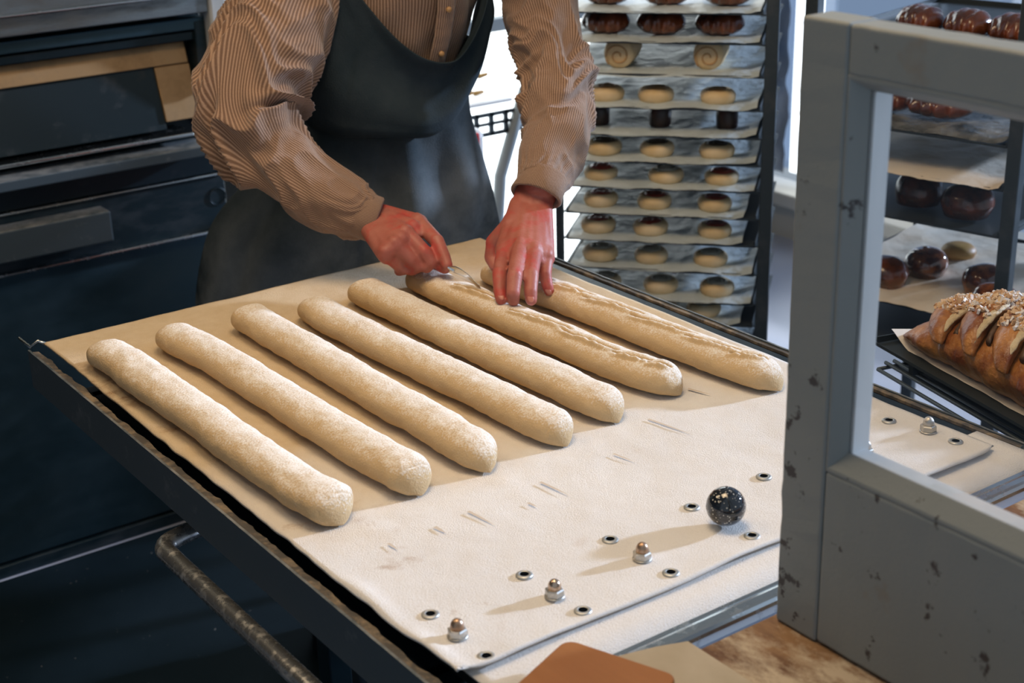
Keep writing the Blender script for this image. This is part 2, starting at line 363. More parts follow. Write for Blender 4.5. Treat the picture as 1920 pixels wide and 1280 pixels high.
# chamber opening with dark glass and tilted frame, the oven's warm light in its colour
zA, zB = zt[128]-.004, zt[300]
obx('lintel', zt[128]+.0, zt[110], OY+.02, OY+.06, 'oven_black')
def slant(z): return OY+.050-(zA-z)/(zA-zB)*.055        # the door leans towards the room at its foot
xr = atY(352, 130, OY+.04).x
fb = MB()
th = .012
def slab(x0, x1, z0, z1, off=0, mi=0, mb=None):
    v = [(x0,slant(z0)+off,z0),(x1,slant(z0)+off,z0),(x1,slant(z1)+off,z1),(x0,slant(z1)+off,z1)]
    (mb or fb).prism(v, (0,1,0), th, mi)
xi = atY(292, 140, OY+.03).x
door = MB(); slab(-.45, xr, zA-.044, zA, -.004, 0, door); slab(xi, xr+.002, zB+.02, zA-.046, -.002, 0, door)
dr = obj('door_frame', door, M['warm_lit_frame'], ov, bevel=.002)
g = MB(); slab(-.45, xi, zB+.005, zA-.045, .004, 0, g); obj('door_glass', g, M['oven_black'], ov)
obx('door_stile', zB-.01, zt[70]-.02, OY+.01, OY+.06, 'dark_steel', xr+.012, OR-.012)
obx('door_ledge', zB-.012, zB-.004, OY-.03, OY+.05, 'steel', -.45, xr-.03)
z3 = zt[345]
obx('ledge_bar', z3-.002, z3+.020, OY-.065, OY+.02, 'floured_lit_steel', -.45, xr-.01)
obx('lower_band', zt[400]+.004, z3-.004, OY-.012, OY+.06, 'oven_black')
obx('trim_strip', zt[400]-.003, zt[400]+.003, OY-.018, OY+.05, 'steel')
obx('lower_door', zt[512], zt[400]-.004, OY-.010, OY+.06, 'dark_steel')
hx = atY(205, 388, OY-.06).x
h = obj('door_handle', MB().box((-.45,OY-.065,oz(0,478)),(hx,OY-.01,oz(0,424)+.006)), M['floured_lit_steel'], ov, bevel=.004)
obx('bottom_rim', zt[512]-.006, zt[512]+.002, OY-.022, OY+.05, 'steel')
obj('side_post', MB().box((OR-.012,OY-.02,atX(400,150,OR).z),(OR+.028,OY+.02,2.1)), M['reveal'], ov, bevel=.006)
kc = atY(408,368,OY-.012); obj('dial_ring', MB().tube([kc+Vector((.019*math.cos(a), 0, .019*math.sin(a))) for a in np.linspace(0, 2*PI, 33)], .0014, 8), M['oven_black'], ov, smooth=True)
tag(obj('floor_shade_sheet', MB().box((-1.2,-.35,0),(1.25,OY-.02,.006)), M['mat']), 'dark sheet standing in for shaded floor, specked with flour, under the loader and in front of the oven', 'mat')  # dark sheet added where the floor lies in shade
lp = thing('ceiling_lamp', 'warm round ceiling lamp above the loader belt', 'lamp', (.2,.3,2.85))
obj('lamp_housing', MB().lathe([(.05,2.85),(.20,2.83),(.22,2.76),(.21,2.755)], (.2,.3,0)), M['frame_grey'], lp, smooth=True)
obj('diffuser', MB().lathe([(.20,2.757),(.18,2.735),(.02,2.725)], (.2,.3,0)), M['lamp'], lp, smooth=True)

# ================================================================== LOADER (belt table)
ld = thing('oven_loader', 'steel oven loader topped with floured canvas belt, in front of the baker', 'table', (0,0,0))
W, L = .728, 1.022
# canvas sheet: laid on the deck, near end free, slightly wavy, hem at near end
def canvas(u, v):
    y = L*v; x = -.006+(W+.006)*u
    if u < .02 and y < .24: x -= 0
    # near left corner is rounded, the edge wanders a little
    e = .004*nz(y*9, 1.3)+.002*nz(y*30, 5)
    if u == 0: x += e+.006*sstep(.30,.22,y)*0
    cr = .03
    if v == 0: y = .004*nz(x*8, 7.7)+(.0+ (cr-x if x < cr else 0)**2*6 if x < cr else 0)+(x-(W-cr))**2*8*(x > W-cr)
    dz = .0012*nz(x*10, y*10)+.0007*nz(x*35, y*30)+.004*math.exp(-(y/.018)**2)*(.5+nz(x*7, 3))
    dz += .006*math.exp(-((x)/.010)**2)*sstep(.26,.12,y)*(.6+nz(y*14, 4))
    return Vector((x, y, T-.0015+dz))
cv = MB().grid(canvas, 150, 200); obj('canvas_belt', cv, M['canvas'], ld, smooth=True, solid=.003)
# second layer of canvas that wraps round the front roller
def wrap(u, v):
    x = .010+(W+.030-.010)*u; a = v*1.9
    if a < .9: return Vector((x, .05-.066*a/.9, T-.0075))
    t = (a-.9)*1.5; return Vector((x, -.016-.026*math.sin(min(t,PI/2)), T-.0335+.026*math.cos(t)))
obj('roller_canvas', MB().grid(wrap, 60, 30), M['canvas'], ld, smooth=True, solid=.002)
obj('deck', MB().box((.012,.0,T-.022),(W+.03,L-.004,T-.0095)), M['oven_black'], ld, bevel=.002)
obj('roller', MB().tube([(.01,-.012,T-.036),(W+.02,-.012,T-.036)], .020, 24), M['brushed'], ld, smooth=True)
obj('front_bar', MB().box((.135,-.068,T-.030),(W+.10,-.047,T-.008)), M['steel'], ld, bevel=.007)
obj('front_channel', MB().box((-.02,-.046,T-.055),(W+.06,-.040,T-.012)), M['steel'], ld, bevel=.001)
# side channel with rough lip
def channel(x0, s, name):
    c = MB(); pr = [(0,.0),(.003,.0),(.003,-.052),(.026,-.052),(.026,-.055),(0,-.055)]
    rs = []
    for y in np.linspace(-.03, L+.012, 60):
        rs.append([Vector((x0+s*a, y, T-.010+b+.0006*nz(y*40, a*9))) for a, b in pr])
    return c.rings(rs)
def rough_lip(x0):
    rs = []
    for y in np.linspace(-.028, L+.004, 160):
        a = .0120+.004*nz(y*25, x0)+.002*nz(y*90, x0); b = .0008*nz(y*60, x0+2)
        rs.append([Vector(p) for p in ((x0,y,T-.016),(x0+a,y,T-.017),(x0+a,y,T-.0125+b),(x0,y,T-.0105+b))])
    return MB().rings(rs)
obj('side_channel', channel(-.026, 1, ''), M['floured_lit_steel'], ld)
obj('side_lip', rough_lip(-.0245), M['side_lip'], ld, bevel=.0012)
obj('side_channel', channel(W+.052, -1, ''), M['floured_lit_steel'], ld)
obj('side_lip', rough_lip(W+.040), M['side_lip'], ld, bevel=.0012)
obj('end_hook', MB().tube([(-.001,L-.004,T-.004),(-.012,L+.004,T+.003),(-.022,L+.010,T-.006),(-.03,L+.03,T+.004)], .0022, 8), M['steel'], ld, smooth=True)
obj('corner_bracket', MB().box((-.032,-.058,T-.065),(.002,-.006,T-.004)).box((-.018,-.072,T-.075),(.045,-.050,T-.020)), M['dark_steel'], ld, bevel=.006)
obj('corner_bracket', MB().box((W+.03,-.058,T-.065),(W+.064,-.006,T-.004)), M['dark_steel'], ld, bevel=.006)
hd = MB(); zc = T-.135
p = [(.03,.585,T-.105),(-.015,.583,T-.110)]
for k in range(9):
    a = k/8*PI/2; p.append((-.022-.020*math.sin(a), .563+.020*math.cos(a)-.002, T-.110-.002*k/8))
p += [(-.042,.30,T-.112),(-.042,.0,T-.112),(-.03,-.02,T-.112),(.03,-.02,T-.105)]
obj('push_handle', MB().tube(p, .0115, 20), M['tube_steel'], ld, smooth=True)
for x in (.36, W-.02):
    for y in (.30, L-.08):
        obj('leg', MB().box((x-.02,y-.02,.09),(x+.02,y+.02,T-.055)), M['dark_steel'], ld, bevel=.003)
obj('under_frame', MB().box((.02,.06,T-.11),(W,.10,T-.055)).box((.02,L-.10,T-.11),(W,L-.06,T-.055)).box((.02,.08,T-.11),(.06,L-.08,T-.055)).box((W-.04,.08,T-.11),(W,L-.08,T-.055)), M['dark_steel'], ld, bevel=.003)
for x in (.36, W-.02):
    for y in (.30, L-.08):
        obj('caster', MB().tube([(x-.014,y,.045),(x+.014,y,.045)], .039, 24).box((x-.02,y-.015,.045),(x+.02,y+.015,.09)), M['dark_steel'], ld, bevel=.002)
# scraped streaks in the flour are worn marks on the belt
sc = MB()
for (a, b, wd) in (((1215,785),(1300,815),.0032),((1150,850),(1192,866),.0024),((1013,903),(1068,928),.0032),((878,958),(930,985),.0032),((815,987),(836,999),.004),((990,942),(1008,950),.003),((728,1018),(746,1030),.003),((1290,728),(1335,740),.003)):
    p0 = at(*a, T+.0025); p1 = at(*b, T+.0025); d = (p1-p0).normalized(); q = Vector((d.y,-d.x,0))*wd
    obj('flour_scrape', MB().add([p0-q*.6, p0+q*.6, p0.lerp(p1,.5)+q*.5, p1, p0.lerp(p1,.5)-q*.5], [(0,1,2,3,4)]), M['scrape'], ld)
# eyelets
ZC = T+.0015
def eyelet(x, y):
    e = obj('eyelet', MB().lathe([(.0042,-.002),(.0042,.0006),(.0050,.0013),(.0070,.0011),(.0085,.0002),(.0086,-.001)], (x,y,ZC), 28), M['eyelet'], ld, smooth=True)
    obj('eyelet_hole', MB().lathe([(.0001,.0007),(.0045,.0009)], (x,y,ZC), 20), M['hole'], e)
for px, py in ((807,1151),(983,1077),(1144,1011),(1297,950),(1432,893),(912,1230),(1093,1144),(1258,1073),(1410,1004),(1667,788),(1792,827),(1588,893)):
    q = at(px, py, ZC); eyelet(q.x, q.y)
# acorn nuts
def acorn(x, y, rust, rz):
    a = obj('acorn_nut', MB().lathe([(.0096,0),(.0098,.0008),(.0082,.0012)], (x,y,ZC), 28), M['nut'], ld, smooth=True)
    hx_ = MB(); rr = []
    for r, z in ((.0086,.001),(.0093,.0018),(.0093,.0072),(.0080,.0084)): rr.append([Vector((x+r*math.cos(rz+k*PI/3), y+r*math.sin(rz+k*PI/3), ZC+z)) for k in range(6)])
    hx_.rings(rr); obj('hexagon', hx_, M['nut'], a)
    obj('dome', MB().lathe([(.0066,.008)]+[(.0064*math.cos(t), .0105+.0078*math.sin(t)) for t in [k/8*PI/2*.98 for k in range(9)]], (x,y,ZC), 24), M['nut_cap' if rust else 'nut'], a, smooth=True)
for i, (px, py) in enumerate(((858,1192),(1040,1117),(1204,1047),(1740,808),(1622,852))):
    q = at(px, py, ZC); acorn(q.x, q.y, i < 3, .2+i)
# ball
q = at(1355, 980, ZC); q.y -= .004
R_ = .0205; bm = MB(); pr = []
for k in range(1, 60):
    t = -PI/2+k/60*PI; rr = R_*(1-.022*math.exp(-((math.degrees(t)+14)/1.8)**2)); pr.append((rr*math.cos(t), R_+R_*math.sin(t)))
bm.lathe([(.0001,0)]+pr+[(.0001,2*R_)], (0,0,0), 64)
b = obj('ball', bm, M['ball'], smooth=True); b.location = (q.x, q.y, ZC+.0006); b.rotation_euler = (0,0,0)
tag(b, 'glossy black speckled ball standing on the floured canvas by the nuts', 'ball')

# ================================================================== BAGUETTES
BAG = [
 ([(178,648),(223,674),(265,706),(329,747),(414,808),(478,856),(557,908),(608,938),(641,954)], .0265, 0),
 ([(313,618),(345,640),(400,668),(480,717),(560,766),(640,816),(715,860),(760,884),(789,899)], .0255, 0),
 ([(455,587),(480,602),(530,632),(600,672),(700,732),(800,787),(860,825),(918,858)], .0255, 0),
 ([(572,568),(610,590),(650,612),(750,661),(850,709),(950,757),(1015,788),(1064,808)], .0255, 0),
 ([(668,538),(700,553),(750,577),(850,625),(950,672),(1050,717),(1110,745),(1160,765)], .0265, 0),
 ([(776,512),(810,530),(850,548),(950,594),(1050,636),(1150,678),(1220,702),(1277,714)], .0265, 1),
 ([(910,500),(980,530),(1060,560),(1140,590),(1240,630),(1340,668),(1410,692),(1466,705)], .0270, 2)]
BL = ['leftmost of the seven floury baguettes, nearest the edge of the loader', 'second floury baguette from the left edge of the loader', 'third floury baguette from the left edge of the loader', 'middle one of the seven floury baguettes, fourth from the left', 'fifth baguette from the left, smooth, beside the one being cut', 'baguette being slashed under the baker\'s pressing hand', 'rightmost baguette, slashed along its length, beside the fingers']
BAGC = []
for bi, (px, RR, cut) in enumerate(BAG):
    H = .0385
    cl = spline([tuple(at(x, y, ZC+H*.5)) for x, y in px], 230)
    cl = [Vector(c) for c in cl]
    Lb = sum((cl[i+1]-cl[i]).length for i in range(230)); BAGC.append((cl, Lb))
    NS, NA = (320, 230) if cut else (230, 90); mb = MB(); rs = []
    cuts = []
    if cut == 1: cuts = [(.30,.43,-.10,.10),(.445,.60,-.05,.14),(.58,.73,-.02,.12),(.72,.86,-.05,.13),(.85,.95,-.08,.10)]
    if cut == 2: cuts = [(.10,.24,-.1,.10),(.22,.38,-.12,.15),(.36,.52,-.10,.15),(.50,.66,-.12,.16),(.64,.80,-.12,.15),(.78,.92,-.12,.14)]
    for i in range(NS+1):
        # even arc ends: shape by distance from each tip
        s = .35*i/NS+.65*(.5-.5*math.cos(PI*i/NS)); d0 = s*Lb; kf = min(229.999, s*230); ki = int(kf); pc = cl[ki].lerp(cl[ki+1], kf-ki); d1 = (1-s)*Lb
        e0 = min(1, d0/.060); e1 = min(1, d1/.075); env = math.sqrt(max(0, 1-(1-e0)**2.2))*math.sqrt(max(0, 1-(1-e1)**2.2))
        if i in (0, NS): env = .04
        t = (cl[min(ki+2,230)]-cl[max(ki-1,0)]).normalized(); t.z = 0; t.normalize(); q = Vector((t.y,-t.x,0))
        fat = 1+.07*nz(s*5+bi*7.1, 2)+.035*nz(s*14, bi*3.3)
        wgt = RR*1.07*fat*env*(1+(.04*math.exp(-((s-.93)/.05)**2)))
        hh = H*(.18+.82*env**.9)*(1+.06*nz(s*6, bi+20))
        side = .0022*nz(s*7, bi*9+4)
        ring = []
        for k in range(NA):
            a = 2*PI*k/NA; ca, sa = math.cos(a), math.sin(a)
            # superellipse, flattened foot
            x = wgt*math.copysign(abs(ca)**.86, ca); z = hh*.5*math.copysign(abs(sa)**.86, sa)
            if sa < 0: z *= .96; x *= 1-.10*(-sa)**2
            p = pc+q*(x+side); p.z = ZC+hh*.5*.97+z
            n_ = Vector((q.x*ca, q.y*ca, sa))
            dsp = .0016*nz(p.x*28, p.y*28, bi*5+p.z*28)+.0008*nz(p.x*90, p.y*90, p.z*90+bi)
            # slashes: lengthwise overlapping cuts on the upper face
            if cuts and sa > 0:
                la = (a-PI/2)*-1           # 0 on top, positive towards +q side
                for (s0, s1, l0, l1) in cuts:
                    if s0 < s < s1:
                        f = (s-s0)/(s1-s0); l = lerp(l1, l0, f)*1.6+.07*nz(s*30, bi)+.035*nz(s*110, bi+5)
                        w_ = math.sin(PI*f)**.6; dd = la-l
                        dsp += -.0200*w_*math.exp(-(dd/.048)**2)+.0050*w_*math.exp(-((dd-.20)/.13)**2)*(1+.8*nz(s*60, 8))+.0018*w_*math.exp(-((dd+.24)/.15)**2)
            if .92 < s < .985 and bi in (0,1,3): dsp += -.0007*math.exp(-((s-.955+.008*nz(a*2, bi))/.004)**2)*(sa > 0)*(1+nz(a*3, bi*2))
            p += n_*dsp
            if p.z < ZC+.0002: p.z = ZC+.0002
            ring.append(p)
        rs.append(ring)
    mb.rings(rs)
    c0 = cl[115]; o = obj('baguette', mb, M['dough'], smooth=True, org=(c0.x, c0.y, ZC))
    tag(o, BL[bi], 'baguette', 'dough baguettes on the loader')

# ================================================================== CASEMENT LEAF, SILL, BOARDS
lz0, lz1, lX = T-.001, 1.468, .2764
yA, yB, yC = -.101, -.150, -.72            # far edge, stile joint, near end (beyond the picture)
lf = thing('casement_window', 'open grey-painted wooden casement with chipped paint, standing on the sill in the foreground', 'window', (lX+.02, yA, lz0))
def rough_bar(a, b, seed, nseg=46):          # box with slightly ragged edges
    (x0,y0,z0),(x1,y1,z1) = a, b; along = 2 if (z1-z0) > abs(y1-y0) else 1; rs = []
    for i in range(nseg+1):
        t = i/nseg; j = lambda q: .0011*nz(t*23, seed+q)+.0006*nz(t*70, seed-q)
        if along == 2:
            z = lerp(z0, z1, t); rs.append([(x0+j(1),y0,z),(x1,y0,z),(x1,y1+j(2),z),(x0+.4*j(5),y1+j(3),z)])
        else:
            y = lerp(y0, y1, t); rs.append([(x0+.4*j(1),y,z0+j(2)),(x1,y,z0+j(3)),(x1,y,z1+j(4)),(x0+.4*j(6),y,z1+j(5))])
    return MB().rings([[Vector(p) for p in r] for r in rs])
TH = .034
obj('far_stile', rough_bar((lX, yB, lz0), (lX+TH, yA, lz1), 3), M['leaf'], lf, bevel=.003)
zb, zt_ = 1.090, 1.428
obj('bottom_rail', rough_bar((lX+.0006, yC, lz0+.001), (lX+TH-.001, yB, zb), 11), M['leaf'], lf, bevel=.004)
obj('top_rail', rough_bar((lX+.0006, yC, zt_), (lX+TH-.001, yB, lz1-.0008), 17), M['leaf'], lf, bevel=.003)
obj('near_stile', rough_bar((lX, yC-.05, lz0), (lX+TH, yC, lz1), 23), M['leaf'], lf, bevel=.003)
m1 = MB(); g_ = .014
m1.prism([(lX+.001,yB,zb-.002),(lX+.001,yB-.003,zb),(lX+.014,yB-g_,zb),(lX+.014,yB,zb)], (0,0,1), zt_-zb)
obj('glazing_bead', m1, M['leaf'], lf, bevel=.0012)
m1 = MB().prism([(lX+.001,yC,zb-.001),(lX+.001,yC,zb+.003),(lX+.014,yC,zb+.018),(lX+.014,yC,zb-.001)], (0,1,0), yB-yC)
obj('glazing_bead', m1, M['leaf'], lf, bevel=.0012)
m1 = MB().prism([(lX+.001,yC,zt_+.001),(lX+.014,yC,zt_+.001),(lX+.014,yC,zt_-.012),(lX+.001,yC,zt_-.003)], (0,1,0), yB-yC)
obj('glazing_bead', m1, M['leaf'], lf, bevel=.0012)
obj('rebate', MB().box((lX+.017,yB-g_-.001,zb),(lX+TH+.004,yB+.001,zt_)), M['reveal'], lf, bevel=.001)
obj('rebate', MB().box((lX+.017,yC,zb-.002),(lX+TH,yB,zb+.016)), M['reveal'], lf, bevel=.001)
obj('rebate', MB().box((lX+.017,yC,zt_-.010),(lX+TH,yB,zt_+.002)), M['leaf'], lf, bevel=.001)
obj('glass_pane', MB().box((lX+.0145,yC,zb),(lX+.0165,yB-.004,zt_)), M['pane'], lf)
for px, py in ((1508,42),(1500,212)):
    q = atX(px, py, lX+.01); obj('nail', MB().tube([(lX+.010,yA-.002,q.z),(lX+.009,yA+.007,q.z)], .0007, 8), M['dark_steel'], lf)
SZ = T-.002
tag(obj('window_counter', MB().box((.10,-.78,SZ-.035),(.95,-.092,SZ)), M['sill'], bevel=.004, org=(.5,-.4,SZ-.035)), 'worn brown wooden counter dusted with flour under the open casement', 'counter')
brd = MB(); zz = SZ+.0005
pp = [at(1150,1236,zz), at(1232,1216,zz), at(1290,1206,zz), at(1315,1222,zz), at(1420,1290,zz), at(1200,1330,zz)]
brd.prism(pp, (0,0,1), .003)
tag(obj('pale_sheet', brd, M['pale_board'], bevel=.001, org=pp[2]), 'pale floury sheet between the orange board and the brown counter', 'sheet')
zz = T+.005; A_, B_ = at(1062,1196,zz+.009), at(1274,1266,zz+.009); e1 = (B_-A_); e1.z = 0; wB = e1.length; e1.normalize(); e2 = Vector((-abs(e1.y), -abs(e1.x), 0)); e2 = Vector((e1.y, -e1.x, 0)); e2 = e2 if e2.x < 0 else -e2
pts = []
for (a, b, c0) in ((0,0,0),(1,0,1),(1,1,2),(0,1,3)):
    r = .012; cc = A_+e1*(r if a == 0 else wB-r)+e2*(r if b == 0 else .26-r)
    for k in range(7):
        th = {0:PI, 1:PI*1.5, 2:0, 3:PI/2}[c0]+k/6*PI/2; d = e1*math.cos(th)+e2*math.sin(th); pts.append(Vector((cc.x+d.x*r, cc.y+d.y*r, zz)))
tag(obj('bench_board', MB().prism(pts, (0,0,1), .009), M['board_wood'], bevel=.002, org=(A_.x, A_.y, zz)), 'orange-brown wooden board corner lying over the front roller, bottom edge of the photo', 'board')

# ================================================================== BUN RACK
U1 = Vector((.6542,-.7564,0)); V1 = Vector((.7564,.6542,0)); P1 = Vector((1.374,1.308,0))
def r1(px, py, back=0):
    q = atP(px, py, P1+V1*back, V1); return (q-P1).dot(U1), q.z
def pl(s_, b, z, P=P1, U=U1, V=V1): q = P+U*s_+V*b; return Vector((q.x, q.y, z))
lines = [22,78,139,201,253,303,352,402,452,505,560,600,648]
sL, _ = r1(1064,400); sR, _ = r1(1417,400); zs = [r1(1240, y)[1] for y in lines]
rk = thing('tray_rack', 'dark metal tray rack full of buns to the right of the baker', 'rack', pl(0,.25,0))
for s_ in (sL-.016, sR+.020):
    for b_ in (.0, .52):
        w_ = .0125 if s_ > 0 else .007; q_ = s_*.72 if b_ > .1 else s_
        obj('post', MB().obox(pl(q_,b_,.85), U1*w_, V1*.012, (0,0,.85)), M['rack_dark'], rk, bevel=.002)
for z in (.03, 1.69):
    for b_ in (0, .52): obj('crossbar', MB().obox(pl((sL+sR)/2,b_,z), U1*((sR-sL)/2+.03), V1*.011, (0,0,.012)), M['rack_dark'], rk, bevel=.002)
for z in zs:
    for sd_, s_ in ((1, sL-.007), (-1, sR+.006)):
        obj('runner', MB().obox(pl(s_+sd_*.004,.26,z-.006), U1*.007, V1*.25, (0,0,.0012)), M['rack_dark'], rk)
def wavy_sheet(P, U, V, s0, s1, b0, b1, z, seed, amp=.005, nu=40, nv=30, lift=.003, droop=.006):
    def f(u, v):
        s_ = lerp(s0, s1, u)+.004*nz(v*4, seed); b_ = lerp(b0, b1, v)+(.007*nz(u*5, seed+3) if v == 0 else 0)
        h = amp*(.55+nz(u*4+seed, v*4, seed))*(.6+.5*nz(u*11, v*8, seed+5))+.0022*abs(nz(u*17, v*13, seed+9))
        if u < .06: h += (.06-u)*.06*(1+nz(v*3, seed))
        if u > .94: h += (u-.94)*.10*(1+nz(v*3, seed+1))
        h -= droop*math.exp(-v*b1/.012)*(.9+.9*nz(u*4, seed+12))
        q = P+U*s_+V*b_; return Vector((q.x, q.y, z+lift+h))
    return MB().grid(f, nu, nv)
ORD = ['topmost','second','third','fourth','fifth','sixth','seventh','eighth','ninth','tenth','eleventh','twelfth','thirteenth']
LR = ['left','middle','right']
def tray_mesh(P, U, V, s0, s1, b0, b1, z):
    c = (s0+s1)/2; h = (s1-s0)/2; d = (b1-b0)/2; m = MB()
    def q(s_, b_, zz): r = P+U*s_+V*b_; return Vector((r.x, r.y, zz))
    m.obox(q(c,(b0+b1)/2,z-.001), U*h, V*d, (0,0,.001))
    m.obox(q(c,b0,z+.0005), U*h, V*.0012, (0,0,.0022)); m.obox(q(c,b1,z+.0035), U*h, V*.0012, (0,0,.0055))
    m.obox(q(s0,(b0+b1)/2,z+.0035), U*.0012, V*d, (0,0,.0055)); m.obox(q(s1,(b0+b1)/2,z+.0035), U*.0012, V*d, (0,0,.0055))
    return m
what = ['dark glazed loaves','dark glossy loaves','two pale rolls','brown-topped buns','chocolate rounds','dark-topped buns','plain and jam buns','deep red jam buns','brownish red buns','grey-topped buns','pale grey-topped buns','shaded buns','nothing visible']
for i, z in enumerate(zs):
    tr = obj('baking_tray', tray_mesh(P1,U1,V1,sL,sR,-.004,.50,z-.002), M['tray_dark'], org=pl((sL+sR)/2,.25,z-.002))
    tag(tr, f'dark baking tray under {what[i]}, {ORD[i]} in the rack beside the baker', 'tray', 'trays in the bun rack')
    sh_ = obj('baking_paper', wavy_sheet(P1,U1,V1,sL+.004,sR-.004-(.02 if i in (7,8,11) else 0),-.010,.44,z,i*3.7), M['paper'], smooth=True, org=pl(0,.2,z))
    tag(sh_, f'wrinkled grey baking paper under {what[i]}, {ORD[i]} in the rack beside the baker', 'paper', 'papers in the bun rack')
def make_bun(name, top, label, r=.0385, h=.032, flat=.55, dome=0.):
    t = thing(name, label, 'bun')
    pr = [(.001,0),(r*.80,.0)]
    for k in range(1, 15):
        a = -PI/2*.75+k/14*(PI/2*.75+PI/2*.62); pr.append((r*(.82+.18*math.cos(a)) if a < 0 else r*(math.cos(a)**.55), h*.42+h*.50*math.sin(a)*(1 if a > 0 else .8)))
    rr = pr[-1][0]; zz = pr[-1][1]; pr[1] = (pr[2][0]*.97, .0)
    m = MB().lathe(pr+[(rr*.7, zz-.001),(.001, zz-.001)], (0,0,0), 32)
    for q in m.v: q += Vector((q.x, q.y, 0))*(.05*nz(q.x*30, q.y*30, r*99)); q.z *= 1+.05*nz(q.x*25, 7, q.y*25)
    KIDS[t.name] = []
    a = obj('dough', m, M['bun'], t, smooth=True)
    tp = []
    for k in range(0, 11):
        f = k/10; tp.append((rr*1.02*(1-f)+.0008, zz-.0012+.0025*math.sin(min(1, f*2.2)*PI/2)+.0022*math.cos(f*17)*f*(1-f)*3+dome*f))
    m = MB().lathe([(rr*1.02, zz-.006)]+tp, (0,0,0), 32)
    for q in m.v: q.z += .0016*nz(q.x*70, q.y*70, 3)
    b = obj('topping', m, M[top], t, smooth=True); KIDS[t.name] = [a, b]
    return t
NX = {3:(1137,1230,1346,'brown_top','round bun with brown top'), 5:(1133,1232,1344,'dark_top','bun with dark sunken top'), 6:(1127,1249,1353,None,''), 7:(1127,1227,1340,'jam_top','bun topped with deep red jam'), 8:(1122,1220,1340,'jam_top','bun with brownish red sunken top'), 9:(1126,1221,1332,'grey_top','bun with grey swirled top'), 10:(1134,1239,1344,'grey_top','pale bun with greyish top'), 11:(None,1237,1320,'grey_top','shaded bun low in the rack')}
proto = {}; used = set()
for i, row in NX.items():
    for k in range(3):
        if row[k] is None: continue
        top = row[3] or ('jam_top','grey_top','jam_top')[k]; nm = row[4] or ('small bun with red jam top','plain domed bun','domed bun with pink top')[k]
        nm = f'{nm}, {LR[k]} one on the {ORD[i]} tray of the rack'
        key = top+('d' if i == 6 else '')
        if key not in proto: proto[key] = make_bun('filled_bun', top, nm, dome=.006 if i == 6 else 0); o = proto[key]
        else: o = copy_tree(proto[key])
        o['label'] = nm; o['group'] = 'buns in the dark rack'
        s_, _ = r1(row[k], lines[i]-14, .046); o.location = pl(s_, .046+.005*nz(i, k), zs[i]+.0045)
        q = .95+.07*nz(i*3.3, k*2.1); o.scale = (q, q, q*(1.02 if i != 6 else .95)); o.rotation_euler = (0,0,random.random()*6)
def loafy(seed, L_, W_, H_, mat, name, label, cat, group, axis, pos, nb=0, lobes=5, tw=.25):
    rs = []; n_ = 40
    for i in range(n_+1):
        t = i/n_; e = max(.03, (1-abs(2*t-1)**2.6))**.5
        lob = 1+.10*math.cos(t*lobes*2*PI)
        ring = []
        for k in range(28):
            a = 2*PI*k/28; ca, sa = math.cos(a), math.sin(a); q = 1+.10*nz(ca*1.5+seed, sa*1.5, t*6)+.05*math.sin(t*lobes*2*PI+a*2)*tw*4
            ring.append(Vector((-L_/2+L_*t, W_/2*ca*e*lob*q, max(0, H_*.5*(.92+(sa*e*q if sa > 0 else sa*.92*e))))))
        rs.append(ring)
    o = obj(name, MB().rings(rs), M[mat], smooth=True); o.location = pos
    o.rotation_euler = (0,0,math.atan2(axis.y, axis.x)); return tag(o, label, cat, group)
g0 = 'dark loaves in the top of the bun rack'
for i in (0, 1):
    for k, px in enumerate((1137,1240,1350) if i else (1140,1250,1365)):
        s_, _ = r1(px, lines[i]-20, .07)
        loafy(i*5+k, .098, .075, .052, 'dark_loaf', 'glazed_loaf', f'dark glossy loaf, {LR[k]} one on the {ORD[i]} tray of the rack', 'loaf', g0, U1, pl(s_, .062, zs[i]+.004))
def swirl_roll(px, label):
    s_, _ = r1(px, 118, .03); t = thing('filled_roll', label, 'roll', pl(s_, .025, zs[2]+.004), 'pale rolls on the third tray')
    rs = []
    for i in range(31):
        b = i/30*.13; q = min(1, (b+.004)/.012)**.4*(min(1, (.136-b)/.02)**.5); R0 = .031*q*(1+.05*math.cos(i*.9))
        rs.append([pl(s_+R0*math.cos(a), .025+b, zs[2]+.004+max(0, .030+R0*1.02*math.sin(a))) for a in [2*PI*k/28 for k in range(28)]])
    obj('dough', MB().rings(rs), M['bun'], t, smooth=True)
    sp = [pl(s_+(.004+.0022*a)*math.cos(a), .0235, zs[2]+.030+(.004+.0022*a)*math.sin(a)*.95) for a in np.linspace(0, 10.2, 60)]
    obj('spiral', MB().tube(sp, .0016, 6), M['brown_top'], t, smooth=True)
    for b_ in (.052, .082, .110):
        c_ = pl(s_, .025+b_, zs[2]+.004+.0605); obj('top_cut', MB().obox(c_, U1*.016, V1*.0055, (0,0,.0022)), M['choc'], t, bevel=.002)
swirl_roll(1160, 'pale rolled bun with dark filling, left one on the third tray')
swirl_roll(1328, 'pale rolled bun with dark filling, right one on the third tray')
for k, px in enumerate((1122,1237,1363)):
    s_, _ = r1(px, 235, .06)
    m = MB().lathe([(.020,0),(.0225,.004),(.0232,.030),(.0215,.040),(.018,.043),(.001,.042)], (0,0,0), 28)
    for q in m.v: q += Vector((q.x, q.y, 0))*(.08*nz(q.x*40, q.y*40, k))
    o = obj('chocolate_round', m, M['choc'], smooth=True); o.location = pl(s_, .062, zs[4]+.004)
    tag(o, f'dark chocolate round, {LR[k]} one on the fifth tray of the rack', 'cake', 'chocolate rounds in the bun rack')

